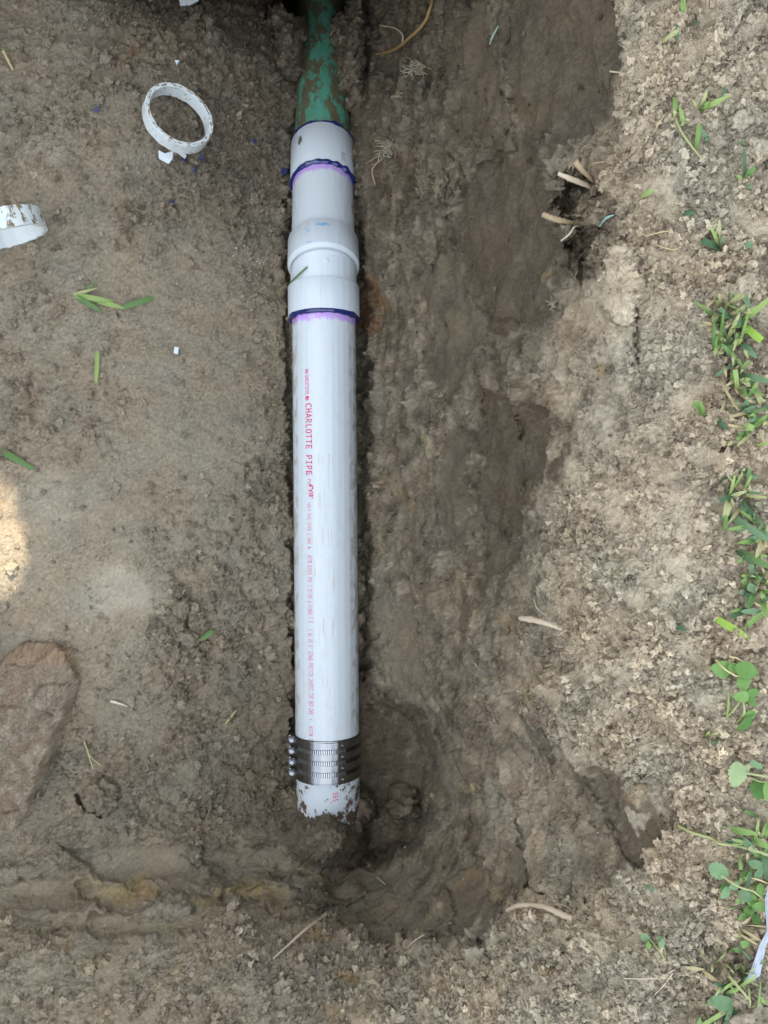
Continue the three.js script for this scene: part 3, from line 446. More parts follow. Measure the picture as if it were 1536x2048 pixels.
  // mould seam and the small gate nub
  mesh('mould_seam', sweepTube([[-0.097, .0640], [-0.07, .0642], [-0.046, .0639]].map(([s, r]) => PB.clone().addScaledVector(A0, s).addScaledVector(B0, -0.001).addScaledVector(N0, r)), [0.00035, 0.00035], 5), mat([.60, .66, .70], .5), bend);
  { const nub = new THREE.SphereGeometry(0.0032, 14, 10); nub.scale(1, .45, 1); const c = PB.clone().addScaledVector(A0, -0.016).addScaledVector(B0, .010).addScaledVector(N0, .0585); nub.translate(c.x, c.y, c.z); mesh('gate_mark', nub, plain, bend); }
  // short length and the coupling on the green pipe
  const sa = 0.030, sb = 0.20, [ts, cs, gs] = skin(sb - sa, CIRC, 512, 256, '#d0d7da', () => {});
  pixels(cs, gs, (u, v, d, k) => { const x = (u - .5) * CIRC, s = sb - v * (sb - sa); // v=0 at the far end
    const e = (0.182 - s) - (0.019 + 0.004 * noise(x * 50, 5, 1) + 0.002 * noise(x * 240, 2, 7)); if (e < 0.003) blend(d, k, purple, sstep(0.003, -0.006, e) * (0.72 + 0.25 * noise(x * 140, s * 600, 3)));
    const q = (s - 0.043) - 0.006 * sstep(-0.034, -0.02, -Math.abs(x + 0.024) - .012); if (x < -0.008 && x > -0.045 && s < 0.0475 + 0.0015 * noise(x * 200, 1, 1)) blend(d, k, [170, 110, 205], .8); });
  mesh('short_pipe', turned(AX1, lineProf(sa, sb, R4, 10)), pvcMat(ts, .3), run);
  const [tc, cc2, gc] = skin(0.094, 0.386, 512, 128, PVC, (g) => { g.fillStyle = 'rgba(88,92,100,.85)'; for (let r = 0; r < 5; r++) for (let i = 0; i < 13; i++) if ((i * 7 + r * 3) % 5) g.fillRect(0.041 + r * 0.0021, 0.061 + i * 0.0018, 0.0011, 0.0012); });
  pixels(cc2, gc, (u, v, d, k) => { const x = (u - .5) * .386, y = v * .094; const q = ((x + 0.042) / .005) ** 2 + ((y - .03) / .010) ** 2 + .5 * noise(x * 300, y * 300, 2); if (q < 1) blend(d, k, [96, 78, 62], .85); });
  const cpl = mesh('coupling', turned(AX1, [[0.182, .0574], [0.182, .0610], [0.1835, .0616], [0.2745, .0616], [0.276, .0610], [0.276, .0540]]), pvcMat(tc, .34), run);
  // blue cement squeezed out of the joints
  const cem = mat([.012, .022, .13], .18, { clearcoat: .6, clearcoatRoughness: .15 });
  const bead = (ax, s, r, t, sd) => { const pts = []; const gg = new THREE.TorusGeometry(r, t, 10, 160), p = gg.attributes.position, out = V(); for (let i = 0; i < p.count; i++) { const x = p.getX(i), y = p.getY(i), z = p.getZ(i), th = Math.atan2(x, y), rad = Math.hypot(x, y), k = 1 + 0.5 * noise(Math.cos(th) * 2.6 + sd, Math.sin(th) * 2.6, 1) + 0.07 * noise(Math.cos(th) * 8, Math.sin(th) * 8, sd); const rr = r + (rad - r) * k; out.copy(ax.o).addScaledVector(ax.a, s + z * k * 1.3).addScaledVector(ax.b, rr * Math.sin(th)).addScaledVector(ax.n, rr * Math.cos(th)); p.setXYZ(i, out.x, out.y, out.z); } gg.computeVertexNormals(); return gg; };
  tag(mesh('cement_bead', bead(AX0, -0.1005, 0.0592, 0.0040, 3), cem, run), 'glossy dark blue bead of pipe cement at the elbow mouth');
  tag(mesh('cement_bead', bead(AX1, 0.1795, 0.0592, 0.0042, 8), cem, run), 'thick dark blue cement ring under the coupling');
  tag(mesh('cement_bead', bead(AX1, 0.2785, 0.0575, 0.0042, 14), cem, run), 'dark blue cement where the green pipe enters the coupling');
}
{ // the old green pipe
  const sa = 0.262, sb = 0.86, L = sb - sa, CG = 2 * Math.PI * .0535, [t, c, g] = skin(L, CG, 512, 1024, '#5a9f87', () => {});
  pixels(c, g, (u, v, d, k) => {
    const x = (u - .5) * CG, s = sb - v * L, n = fbm(x * 26, s * 13, 4, 5) * 1.5 + 0.35 * noise(x * 160, s * 70, 8), cov = .05 + 0.28 * sstep(0.004, 0.036, x + 0.05 * (s - .36)) * 1.9 + 0.5 * sstep(-0.016, -0.034, x) + 0.10 + 0.25 * sstep(.5, .62, s);
    blend(d, k, [72, 146, 119], .35 + .35 * noise(x * 60, s * 20, 2));
    const mud = .35 * sstep(-.15, .1, n + cov - .3) + .65 * sstep(0.04, 0.34, n + cov - 0.30); if (mud > 0) blend(d, k, [lerp(88, 112, noise(x * 90, s * 90, 1) * .5 + .5), lerp(76, 96, noise(x * 90, s * 90, 1) * .5 + .5), 62], mud * .86);
    const sp = noise(x * 420, s * 300, 3); if (sp > .62) blend(d, k, [104, 84, 66], .7);
    if (s < 0.30) blend(d, k, [150, 140, 112], sstep(.31, .28, s + 0.012 * noise(x * 80, 2, 2)) * (.3 + .35 * noise(x * 90, s * 200, 6)));
  });
  const gp = tag(mesh('green_sewer_pipe', turned({ ...AX1 }, lineProf(sa, sb, .0535, 30)), new THREE.MeshPhysicalMaterial({ map: t, roughness: .62, specularIntensity: .5, side: THREE.DoubleSide })), 'muddy green sewer pipe running down into the dark hole in the soil', 'pipe');
}
{ // the old white pipe below the clamp
  const o = PB.clone().addScaledVector(A0, -0.90), a = V(0.004, -0.22, 0.975).normalize(), b = V().crossVectors(V(0, 1, 0), a).normalize(), n = V().crossVectors(a, b).normalize(), L = 0.125;
  const [t, c, g] = skin(L, CIRC, 512, 512, PVC, (g) => { downText(g, '365', 0.0125, 0.022, 0.009, 0.0062, 'rgba(214,60,110,.95)', 'bold'); });
  t.flipY = false;
  pixels(c, g, (u, v, d, k) => { const x = (u - .5) * CIRC, y = v * L, f = fbm(x * 42, y * 34, 14, 5) * 1.3 + .3 * noise(x * 240, y * 240, 3), m = f - 0.52 + sstep(.045, .10, y) * 0.4 + .35 * sstep(.03, .046, Math.abs(x)) + .12 * sstep(0, .02, x); if (m > -.12) blend(d, k, [lerp(78, 104, noise(x * 150, y * 150, 7) * .5 + .5), lerp(62, 82, noise(x * 150, y * 150, 7) * .5 + .5), 58], (.3 * sstep(-.12, .05, m) + .7 * sstep(0, .16, m)) * .96); });
  const geo = turned({ o, a, n, b: b.clone() }, lineProf(0, L, R4, 14)); 
  tag(mesh('old_white_pipe', geo, pvcMat(t, .4)), 'mud-smeared white pipe end coming out of the soil below the steel coupling', 'pipe');
}
{ // steel shielded coupling with four worm clamps
  const sA = -0.842, sB = -0.920, at = PB.clone().addScaledVector(A0, (sA + sB) / 2), t = group('shielded_coupling', 'ribbed stainless steel coupling with four screw clamps round the white pipe', 'pipe coupling', V(0, 0, 0));
  const steel = mat([.30, .31, .32], .27, { metalness: 1 }), bright = mat([.48, .49, .50], .25, { metalness: 1 }), slotM = mat([.10, .10, .105], .4, { metalness: 1 }), dark = mat([.03, .03, .033], .5);
  const ax = { o: PB, a: A0.clone().negate(), n: N0, b: B0 };  // runs down the picture
  const q = -sA, e = -sB, w = (e - q) / 4;
  mesh('rubber_sleeve', turned(ax, [[q + .001, R4], [q + .001, .0583], [e - .001, .0583], [e - .001, R4]]), dark, t);
  mesh('shield', turned(ax, [[q + .0015, .0584], [q + .0015, .0590], [e - .0015, .0590], [e - .0015, .0584]], 128), steel, t);
  for (let i = 0; i < 4; i++) {
    const c = q + w * (i + .5), hw = .0062, band = mesh('clamp_band', turned(ax, [[c - hw, .0590], [c - hw, .0598], [c - hw + .0006, .0602], [c + hw - .0006, .0602], [c + hw, .0598], [c + hw, .0590]], 128, 0.0008), steel, t);
    const pt = (th, r, ds) => ax.o.clone().addScaledVector(ax.a, c + ds).addScaledVector(ax.b, r * Math.sin(th)).addScaledVector(ax.n, r * Math.cos(th));
    // rivet ring
    const rv = new THREE.TorusGeometry(.0014, .00055, 8, 18), m4 = new THREE.Matrix4().makeBasis(ax.a, V().crossVectors(ax.n.clone().multiplyScalar(Math.cos(.52)).addScaledVector(ax.b, Math.sin(.52)), ax.a), ax.n.clone().multiplyScalar(Math.cos(.52)).addScaledVector(ax.b, Math.sin(.52))); const rp = pt(.52, .0604, 0); m4.setPosition(rp); rv.applyMatrix4(m4); mesh('rivet', rv, bright, band);
    // screw housing on the left flank, the worm screw standing upright in it
    const hc = pt(-Math.PI / 2, .0640, 0); hc.y += .002;
    const hs = new THREE.CylinderGeometry(.0056, .0056, .0115, 20, 1, false); const h2 = new THREE.TorusGeometry(.0056, .0009, 8, 24); h2.rotateX(Math.PI / 2); h2.translate(0, .0057, 0);
    const hous = mergeGeometries([hs, h2]); hous.translate(hc.x, hc.y + .002, hc.z); mesh('screw_housing', hous, slotM, band);
    const strap = sweepTube([pt(-1.32, .0606, -.0045), pt(-1.42, .0655, -.0048), V(hc.x - .004, hc.y + .0075, hc.z - .0062)], [.0012, .0013, .0010], 7); mesh('strap_end', strap, bright, band);
    const sh = [[0, 0], [.0028, 0], [.0028, .004], [.0040, .004], [.0040, .0085], [.0034, .0094], [.0022, .0094], [.0020, .0080], [0, .0080]].map(([r, y]) => new THREE.Vector2(r, y));
    const sc = new THREE.LatheGeometry(sh, 6), scr = new THREE.LatheGeometry([[0, 0], [.0046, 0], [.0046, .0009], [0, .0009]].map(([r, y]) => new THREE.Vector2(r, y)), 24); scr.translate(0, .0045, 0);
    const head = mergeGeometries([toCreasedNormals(sc, .4), toCreasedNormals(scr, .4)]); head.rotateY(i * .7); head.rotateZ(-.10 + .05 * (i % 2)); head.translate(hc.x + .001, hc.y + .0075, hc.z + .0012); mesh('clamp_screw', head, steel, band);
    if (i < 3) { // pressed thread slots between the clamps: fine raised ribs
      const ribs = []; mesh('slot_band', turned(ax, [[c + w / 2 - .0036, .0585], [c + w / 2 - .0036, .0600], [c + w / 2 + .0036, .0600], [c + w / 2 + .0036, .0585]], 128), slotM, t);
      for (let k = 0; k < 26; k++) { const th = -0.95 + k * 0.062, b = new THREE.BoxGeometry(.0017, .0012, .0070), m = new THREE.Matrix4(), nn = ax.n.clone().multiplyScalar(Math.cos(th)).addScaledVector(ax.b, Math.sin(th)); m.makeBasis(V().crossVectors(nn, ax.a), nn, ax.a); m.setPosition(ax.o.clone().addScaledVector(ax.a, c + w / 2).addScaledVector(nn, .0601)); b.applyMatrix4(m); ribs.push(b); }
      mesh('thread_ribs', mergeGeometries(ribs), bright, t);
    }
  }
}

// ------------------------------------------------------------------ offcuts of pipe
function ringGeo(R, wall, len, seg = 96, rough = 0.0012, seed = 0) { // a cut ring about y, its sawn edges uneven
  const prof = [[R - wall, 0], [R - .0008, 0], [R, .0008], [R, len - .0008], [R - .0008, len], [R - wall + .0008, len], [R - wall, len - .0008], [R - wall, 0]], Pn = [], U = [], I = [];
  prof.forEach(([r, y], j) => { for (let k = 0; k <= seg; k++) { const th = k / seg * Math.PI * 2, c = Math.cos(th), s = Math.sin(th), up = y > len / 2, yy = y + rough * (noise(c * 3 + seed, s * 3, up ? 1 : 5) + .6 * noise(c * 14, s * 14, up ? 2 : 8)); Pn.push(r * c, yy, r * s); U.push(k / seg, j / (prof.length - 1)); } });
  for (let j = 0; j < prof.length - 1; j++) for (let k = 0; k < seg; k++) { const a = j * (seg + 1) + k, b = a + seg + 1; I.push(a, b, a + 1, b, b + 1, a + 1); }
  const g = new THREE.BufferGeometry(); g.setAttribute('position', new THREE.Float32BufferAttribute(Pn, 3)); g.setAttribute('uv', new THREE.Float32BufferAttribute(U, 2)); g.setIndex(I); return toCreasedNormals(g, .5);
}
function muddy(seed, cover, base = '#d2d8d6', rim = 0, outer = 0) { const [t, c, g] = skin(1, 1, 512, 256, base, () => {}); pixels(c, g, (u, v, d, k) => { const a = u * Math.PI * 2, f = fbm(Math.cos(a) * 4 + seed, Math.sin(a) * 4, v * 7, 5) * 1.4 + .35 * noise(Math.cos(a) * 26, Math.sin(a) * 26, v * 40); const m = f + cover - .5 + rim * sstep(.12, .05, Math.abs(v - .36)) - outer * sstep(.5, .42, v); if (m > -.15) blend(d, k, [lerp(96, 122, f), lerp(79, 102, f), 66], (.25 * sstep(-.15, .05, m) + .7 * sstep(0, .18, m)) * .95); }); return pvcMat(t, .45); }
{
  const c = surf(352, 236), ax = V(.52, .83, -.20).normalize(), r = mesh('pipe_ring', ringGeo(.0585, .0075, .024, 120, .0009, 3), muddy(2, -.12, '#d2d8d6', .42)); r.quaternion.setFromUnitVectors(V(0, 1, 0), ax); r.position.copy(P(360, 229, 1.295)).addScaledVector(ax, -.023);
  tag(r, 'white ring sawn off a pipe lying whole on the trench floor', 'pipe ring');
  const v = V(.33, .83, .30).normalize(), a2 = V(.305, -.197, .932).normalize(), p2 = mesh('pipe_ring', ringGeo(.0620, .0065, .032, 120, .0012, 9), muddy(21, .22, '#d2d8d6', 0, .8)); p2.quaternion.setFromUnitVectors(V(0, 1, 0), a2); p2.position.copy(P(20, 478, 1.246)).addScaledVector(a2, -.034);
  tag(p2, 'mud-smeared white pipe ring standing on edge half sunk in the soil', 'pipe ring');
}
function shard(name, pxs, th, m, tilt = 0, up = 0.004, flat = 0) { // flat broken piece: outline in photo pixels laid on the ground
  let cx = 0, cy = 0; pxs.forEach(([x, y]) => { cx += x / pxs.length; cy += y / pxs.length; }); const c = surf(cx, cy), sc = (HC - c.y) / F;
  const s = new THREE.Shape(pxs.map(([x, y]) => new THREE.Vector2((x - cx) * sc, -(y - cy) * sc))), g = new THREE.ExtrudeGeometry(s, { depth: th, bevelEnabled: true, bevelSize: th * .2, bevelThickness: th * .2, bevelSegments: 1, curveSegments: 3 });
  g.rotateX(-Math.PI / 2); const o = mesh(name, g, m); const n = flat ? V(.1, 1, .25).normalize() : surfN(cx, cy).lerp(V(0, 1, 0), .5).normalize(); o.quaternion.setFromUnitVectors(V(0, 1, 0), n); o.rotateX(tilt); o.position.copy(c); o.position.y += up; return o;
}
tag(shard('pipe_shard', [[364, 4], [390, 6], [404, 34], [388, 42], [370, 44], [368, 30]], .004, muddy(5, .02), 0, .03, 1), 'largest curved white plastic shard beside the dark hole', 'plastic shard');
tag(shard('pipe_shard', [[321, 307], [333, 312], [349, 306], [347, 320], [340, 330], [322, 322]], .003, plain, .2, .008), 'small notched white plastic chip just below the pipe ring', 'plastic shard');
tag(shard('pipe_shard', [[352, 301], [374, 315], [371, 320], [350, 306]], .0035, plain, .1, .008), 'thin white plastic sliver resting against the pipe ring', 'plastic shard');
tag(shard('pipe_shard', [[351, 696], [359, 697], [357, 710], [350, 708]], .0025, plain, 0, .004), 'small square white plastic chip on the packed trench floor', 'plastic shard');
tag(shard('pipe_shard', [[352, 130], [360, 130], [356, 138]], .003, plain, 0, .005), 'tiny white plastic chip above the pipe ring', 'plastic shard');

// scraps of dried blue cement
const blue = mat([.010, .022, .11], .35);
for (const [x, y, s, l] of [[197, 225, 9, 'blue cement crumb on bare soil away from the pipe ring'], [508, 286, 9, 'bright blue cement scrap beside the coupling'], [566, 347, 13, 'largest blue cement blob against the side of the pipe'], [404, 319, 11, 'blue cement curl to the side of the white chips below the pipe ring'], [388, 342, 7, 'thin blue cement thread below the pipe ring'], [346, 406, 8, 'pale blue cement fleck on the soil between ring and bare floor'], [372, 322, 10, 'dark blue cement film under the white sliver']]) {
  const pts = []; const R = rng(x * 7 + y); for (let i = 0; i < 9; i++) { const a = i / 9 * 6.28, r = s * (.3 + .45 * R()); pts.push([x + Math.cos(a) * r * .8, y + Math.sin(a) * r]); }
  const o = shard('cement_scrap', pts, .0018, blue, (R() - .5) * .9, .006); tag(o, l, 'cement scrap');
}

// ------------------------------------------------------------------ clods
function clodGeo(seed, sx, sy, sz, det = 3, rough = .42) {
  const g = mergeVertices(new THREE.IcosahedronGeometry(1, det).deleteAttribute('uv').deleteAttribute('normal')), p = g.attributes.position, v = V();
  for (let i = 0; i < p.count; i++) { v.fromBufferAttribute(p, i); const w = worley(v.x * 1.3 + seed, v.y * 1.3, v.z * 1.3); const k = 1 + rough * fbm(v.x * 1.1 + seed, v.y * 1.1, v.z * 1.1, 4) * 1.6 - rough * .5 * w[0] + .07 * noise(v.x * 5, v.y * 5, v.z * 5 + seed) + (det > 5 ? .05 * noise(v.x * 14, v.y * 14, v.z * 14 + seed) : 0); v.multiplyScalar(k); p.setXYZ(i, v.x * sx, v.y * sy, v.z * sz); }
  g.computeVertexNormals(); const u = new Float32Array(p.count * 2); for (let i = 0; i < p.count; i++) { u[i * 2] = (p.getX(i) + .7 * p.getY(i)) / .11; u[i * 2 + 1] = (p.getZ(i) + .5 * p.getY(i)) / .11; } g.setAttribute('uv', new THREE.BufferAttribute(u, 2)); return g;
}
function colourClod(o, px, py, bias = 1) { const g = o.geometry, p = g.attributes.position, c = new Float32Array(p.count * 3), w = V(); o.updateMatrixWorld(); for (let i = 0; i < p.count; i++) { w.fromBufferAttribute(p, i).applyMatrix4(o.matrixWorld); const q = toPx(w); soilColour(lerp(q[0], px, .3), lerp(q[1], py, .3), w.x, w.y, w.z, c3); c[i * 3] = c3[0] * bias; c[i * 3 + 1] = c3[1] * bias; c[i * 3 + 2] = c3[2] * bias; } g.setAttribute('color', new THREE.BufferAttribute(c, 3)); }
{ // the big slab of clay
  const T = [[0, 1322], [30, 1298], [62, 1284], [100, 1288], [130, 1305], [146, 1345], [146, 1372], [120, 1440], [98, 1500], [72, 1560], [48, 1620], [15, 1690], [-40, 1720], [-160, 1680], [-190, 1480], [-120, 1360]], D0 = 1.283, sc = D0 / F;
  const ctr = [-10, 1500], s = new THREE.Shape(T.map(([x, y]) => new THREE.Vector2((x - ctr[0]) * sc, -(y - ctr[1]) * sc)));
  let g = new THREE.ExtrudeGeometry(s, { depth: .05, bevelEnabled: true, bevelSize: .010, bevelOffset: -.010, bevelThickness: .010, bevelSegments: 4, curveSegments: 8 });
  // refine by sampling the outline on a fine polar grid instead: an even skin that can be roughened
  const ring = s.getSpacedPoints(420), Pn = [], I = [], U = [], levels = [...Array.from({ length: 110 }, (_, i) => [.008 + i * .008, 0]), [.9, -.001], [.94, -.003], [.97, -.006], [.99, -.011], [1.0, -.018], [1.01, -.026], [1.015, -.036], [1.02, -.05], [1.02, -.07]];
  for (const [k, dy] of levels) for (const q of ring) { const x = q.x * k, z = -q.y * k; const wl = worley(x / .012, 2, z / .012), h = .012 * fbm(x * 14, 3, z * 14, 4) + .0030 * noise(x * 90, 1, z * 90) + .0018 * noise(x * 210, 5, z * 210) + .004 * Math.max(0, 1 - wl[0] * wl[0]) * sstep(-.1, .3, noise(x * 20, 8, z * 20)) - .006 * sstep(.08, 0, Math.abs(noise(x * 9 + 4, 2, z * 9))); const o = dy < -.003 ? .006 * fbm(x * 22, dy * 40, z * 22, 3) : 0; Pn.push(x * (1 + o / .1), dy + h * (dy < -.02 ? .3 : 1), z * (1 + o / .1)); U.push(x / .11, z / .11); }
  const m = ring.length; for (let j = 0; j < levels.length - 1; j++) for (let k = 0; k < m; k++) { const a = j * m + k, b = j * m + (k + 1) % m; I.push(a, a + m, b, b, a + m, b + m); }
  g = new THREE.BufferGeometry(); g.setAttribute('position', new THREE.Float32BufferAttribute(Pn, 3)); g.setAttribute('uv', new THREE.Float32BufferAttribute(U, 2)); g.setIndex(I); g.computeVertexNormals();
  const o = mesh('clay_slab', g, soilMat); o.position.copy(P(ctr[0], ctr[1], D0)); o.rotation.z = .02; o.updateMatrixWorld();
  const c = new Float32Array(g.attributes.position.count * 3), w = V(); for (let i = 0; i < g.attributes.position.count; i++) { w.fromBufferAttribute(g.attributes.position, i).applyMatrix4(o.matrixWorld); const q = toPx(w), n = fbm(w.x * 30, w.y * 30, w.z * 30, 4), n2 = noise(w.x * 150, w.y * 150, w.z * 150); soilColour(Math.max(10, q[0]), q[1], w.x, w.y, w.z, c3); const cc = [lerp(.30, c3[0], .5), lerp(.235, c3[1], .5), lerp(.165, c3[2], .5)]; mixc(cc, [.34, .20, .11], .55 * sstep(.45, -.1, Math.abs((q[1] - 1305 - 22 * n) / 60) + .5 * n - .2) ); mixc(cc, [.28, .20, .135], .6 * sstep(.12, .3, n) ); mixc(cc, [.46, .38, .28], .5 * sstep(.02, .25, -n) * (q[1] > 1360 ? 1 : .2)); const k = 1 + .15 * n2 + .2 * noise(w.x * 420, w.y * 420, w.z * 420) + .15 * noise(w.x * 900, w.y * 900, w.z * 900); c.set([cc[0] * k, cc[1] * k, cc[2] * k], i * 3); }
  g.setAttribute('color', new THREE.BufferAttribute(c, 3)); tag(o, 'large flat slab of dried clay with an orange-brown upper edge on the trench floor', 'clay slab');
}
const clodBank = []; for (let i = 0; i < 14; i++) clodBank.push(i);
function clod(px, py, wPx, hPx, seed, label, grp, bias = .9, sink = .38, name = 'dirt_clod') {
  const c = surf(px, py), sc = (HC - c.y) / F, g = clodGeo(seed, wPx / 2 * sc, (wPx + hPx) / 4 * sc * .75, hPx / 2 * sc, wPx > 60 ? 12 : wPx > 26 ? 7 : 4), o = mesh(name, wPx > 26 ? g : toCreasedNormals(g, .35), soilMat); o.position.copy(c).addScaledVector(surfN(px, py), (wPx + hPx) / 4 * sc * (.6 - sink)); o.rotation.set((seed * .37) % .5 - .25, (seed * 1.7) % 6.28, (seed * .53) % .5 - .25); colourClod(o, px, py, bias); return tag(o, label, 'dirt clod', grp);
}
for (const [x, y, w, h, l] of [[118, 624, 26, 20, 'rounded soil clod beside the fallen grass sprig'], [28, 648, 26, 18, 'flat oval clod among small clods on the floor'], [42, 622, 22, 16, 'pale clod in the row of small clods on the floor'], [214, 674, 26, 15, 'clod with a crack above the single cut grass blade'], [228, 692, 20, 14, 'lone clod beside the cracked clod on the packed floor'], [150, 704, 20, 14, 'clod at the edge of the crumbly patch above the grass blade'], [25, 716, 34, 16, 'flaky broad clod left of the reddish soil patch'], [362, 1212, 46, 34, 'largest loose clod in the crumbly soil beside the pipe'], [382, 1275, 36, 46, 'cracked upright clod beside the short green leaf'], [350, 1232, 26, 20, 'clod wedged under the largest loose clod'], [408, 112 + 1180, 30, 26, 'rounded clod between cracked clod and pipe'], [118, 1545, 70, 42, 'wide pale clod cracked off beside the clay slab'], [206, 1590, 66, 60, 'greenish grey clod with a dark crack round it below the twig'], [182, 490, 15, 15, 'small round pale clod beside the muddy ring on edge'], [233, 498, 12, 12, 'little clod next to the small round pale clod'], [806, 1610, 46, 58, 'smooth damp lump in the hollow beside the old pipe'], [1165, 395, 40, 34, 'damp clod under the torn root stubs in the wall hollow'], [1198, 410, 34, 60, 'upright oval lump in the wall hollow beside the stubs'], [1130, 410, 30, 26, 'dark clod at the mouth of the wall hollow'], [1125, 470, 44, 40, 'dark rounded clod below the lower root stub'], [1165, 475, 40, 56, 'wedge-shaped clod deep in the wall hollow'], [1262, 255, 34, 30, 'pale lump beside the spade-cut face at the top of the wall'], [1476, 245, 46, 40, 'crumbly clod among the sparse grass shoots'], [1515, 300, 52, 50, 'broad pale clod above the dark grass shoot'], [1490, 330, 44, 40, 'round clod pressed against the dark grass shoot'], [1480, 585, 60, 46, 'large tan clod just above the thick grass clump'], [1510, 690, 40, 36, 'clod lying in the thick grass clump'], [1515, 985, 44, 34, 'clod between two grass shoots on the soil'], [1490, 1065, 44, 28, 'pale clod beneath the long broad blade'], [1515, 1120, 34, 24, 'clod trapped between broad blade and leaf cluster'], [1505, 1280, 52, 44, 'brown clod below the yellow-green blade'], [1270, 1130, 56, 30, 'shallow crust with a dark hole on the dry slope'], [1500, 2010, 100, 90, 'big muddy lump at the foot of the white plastic strip'], [895, 372, 62, 30, 'ragged clod hanging on the cut wall below root hairs'], [850, 190, 40, 60, 'block of crumbly soil stuck to the wall under root hairs'], [1075, 1300, 22, 20, 'small clod under the pale root stub'], [1010, 1895, 34, 26, 'clod on the broken edge above the long pale root'], [880, 1965, 40, 30, 'pale clod on the broken soil near the hollow'], [340, 1240, 20, 16, 'little clod touching the wedged clod']]) clod(x, y, w, h, x * .31 + y * .17, l);
{ // loose look-alike clods
  const R = rng(5); let n = 0, tries = 0;
  while (n < 150 && tries++ < 4000) { const x = 10 + R() * 1515, y = 10 + R() * 2030; if (x > 560 && x < 735 && y < 1640) continue; const cw = crumbAt(x, y); if (R() > (x < 560 ? .25 + cw * .5 : cw * cw * .9)) continue; if (x > 740 && x < 1130 && y < 1750) continue; const right = x > 1130, w = (right ? 20 : 14) + R() * R() * 22; clod(x, y, w, w * (.6 + .4 * R()), 200 + n * 3.7, right ? 'small dry crumb of soil on the pale slope by the grass' : 'small crumb of damp soil lying in the trench', right ? 'dry soil crumbs on the slope' : 'soil crumbs in the trench', right ? 1.0 : 1.22, right ? .3 : .05, 'soil_crumb'); n++; }
}
{ // the crumbs nobody could count
  const R = rng(9), kinds = 4, geos = [0, 1, 2, 3].map(i => { let g = clodGeo(300 + i * 11, 1, .75, .9, 1, .8).toNonIndexed(); g.computeVertexNormals(); return g; }), per = 14000, M = new THREE.Matrix4(), Q = new THREE.Quaternion(), E = new THREE.Euler(), S = V(), C = new THREE.Color();
  const m2 = new THREE.MeshPhysicalMaterial({ roughness: .95, specularIntensity: .3, bumpMap: soilBump, bumpScale: .0006 });
  for (let k = 0; k < kinds; k++) {
    const im = new THREE.InstancedMesh(geos[k], m2, per); let n = 0, tries = 0;
    while (n < per && tries++ < per * 30) {
      const px = -30 + R() * 1596, py = -30 + R() * 2108; const i = Math.round((px - X0) / STEP) + OFF, j = Math.round((py - Y0) / STEP) + OFF, c = crumbW[j * GX + i]; if (R() > c * c * .95 + .008) continue;
      if (px < 620 && R() > .6) continue;
      const p = surf(px, py), right = clamp((1.3 - (HC - p.y)) / .6, 0, 1), r = (0.0009 + 0.0058 * Math.pow(R(), 3.6)) * lerp(1, .8, right);
      p.addScaledVector(surfN(px, py), r * .25); M.compose(p, Q.setFromEuler(E.set(R() * 6.28, R() * 6.28, R() * 6.28)), S.set(r * (.8 + .5 * R()), r * (.7 + .5 * R()), r * (.8 + .5 * R()))); im.setMatrixAt(n, M);
      soilColour(px, py, p.x, p.y, p.z, c3); const b = .72 + .75 * Math.pow(R(), 1.5); im.setColorAt(n, C.setRGB(c3[0] * b, c3[1] * b, c3[2] * b)); n++;
    }
    im.count = n; im.name = numbered('soil_grains'); im.castShadow = im.receiveShadow = true; tag(im, 'loose grains of soil scattered over the dug ground', 'soil grains', null, 'stuff'); scene.add(im);
  }
  // white plastic shavings
  const w = 620, im = new THREE.InstancedMesh(new THREE.TetrahedronGeometry(1, 0), plain, w); let n = 0;
  while (n < w) { const a = R(); let px, py; if (a < .2) { px = 500 + 60 * (R() + R() - 1); py = 520 + 150 * (R() + R() - 1); } else if (a < .85) { px = R() * 560; py = R() * 1200; } else { px = R() * 1500; py = R() * 2040; } if (px > 572 && px < 735) continue; const p = surf(px, py, .0008), r = .0008 + .0014 * R() * R() * R(); M.compose(p, Q.setFromEuler(E.set(R() * 6, R() * 6, R() * 6)), S.set(r, r * .6, r * 1.4)); im.setMatrixAt(n++, M); }
  im.name = 'plastic_shavings'; im.castShadow = im.receiveShadow = true; tag(im, 'tiny white plastic shavings sprinkled over the soil', 'plastic shavings', null, 'stuff'); scene.add(im);
}
console.log('clods built');

// ------------------------------------------------------------------ roots, straws, twigs
const rootTan = mat([.36, .27, .16], .8), rootPale = mat([.52, .43, .31], .8), rootAmber = mat([.30, .19, .07], .6), straw = mat([.52, .42, .22], .75), hairM = mat([.32, .29, .23], .85), bark2 = mat([.30, .23, .15], .9);
// a root or stalk: [px, py, height above the soil in metres] points, radii in photo pixels
function stalk(pts, radii, lumps = .24) { const q = pts.map(([x, y, h = .004, D]) => { if (D) return P(x, y, D); const p = surf(x, y); return p.addScaledVector(p.clone().sub(camera.position).normalize(), -h); }); const sc = (HC - q[0].y) / F; return sweepTube(q, radii.map(r => r * sc), 8, 6, lumps, pts[0][0]); }
function root(name, label, pts, radii, m, grp, cat = 'root') { return tag(mesh(name, stalk(pts, radii), m), label, cat, grp); }
{
  const g = group('tree_root', 'amber forked root curving out of the wall above the green pipe', 'root');
  mesh('root_stem', stalk([[868, -20, .03], [860, 8, .035], [848, 42, .035], [822, 78, .03], [782, 102, .015], [744, 113, .002]], [3.4, 3.4, 3.2, 3.4, 4, 3]), rootAmber, g);
  mesh('root_branch', stalk([[806, 88, .026], [806, 72, .02], [796, 58, .014], [785, 54, .01], [770, 52, .006]], [2.2, 2, 1.6, 1.2, 1]), rootPale, g);
}
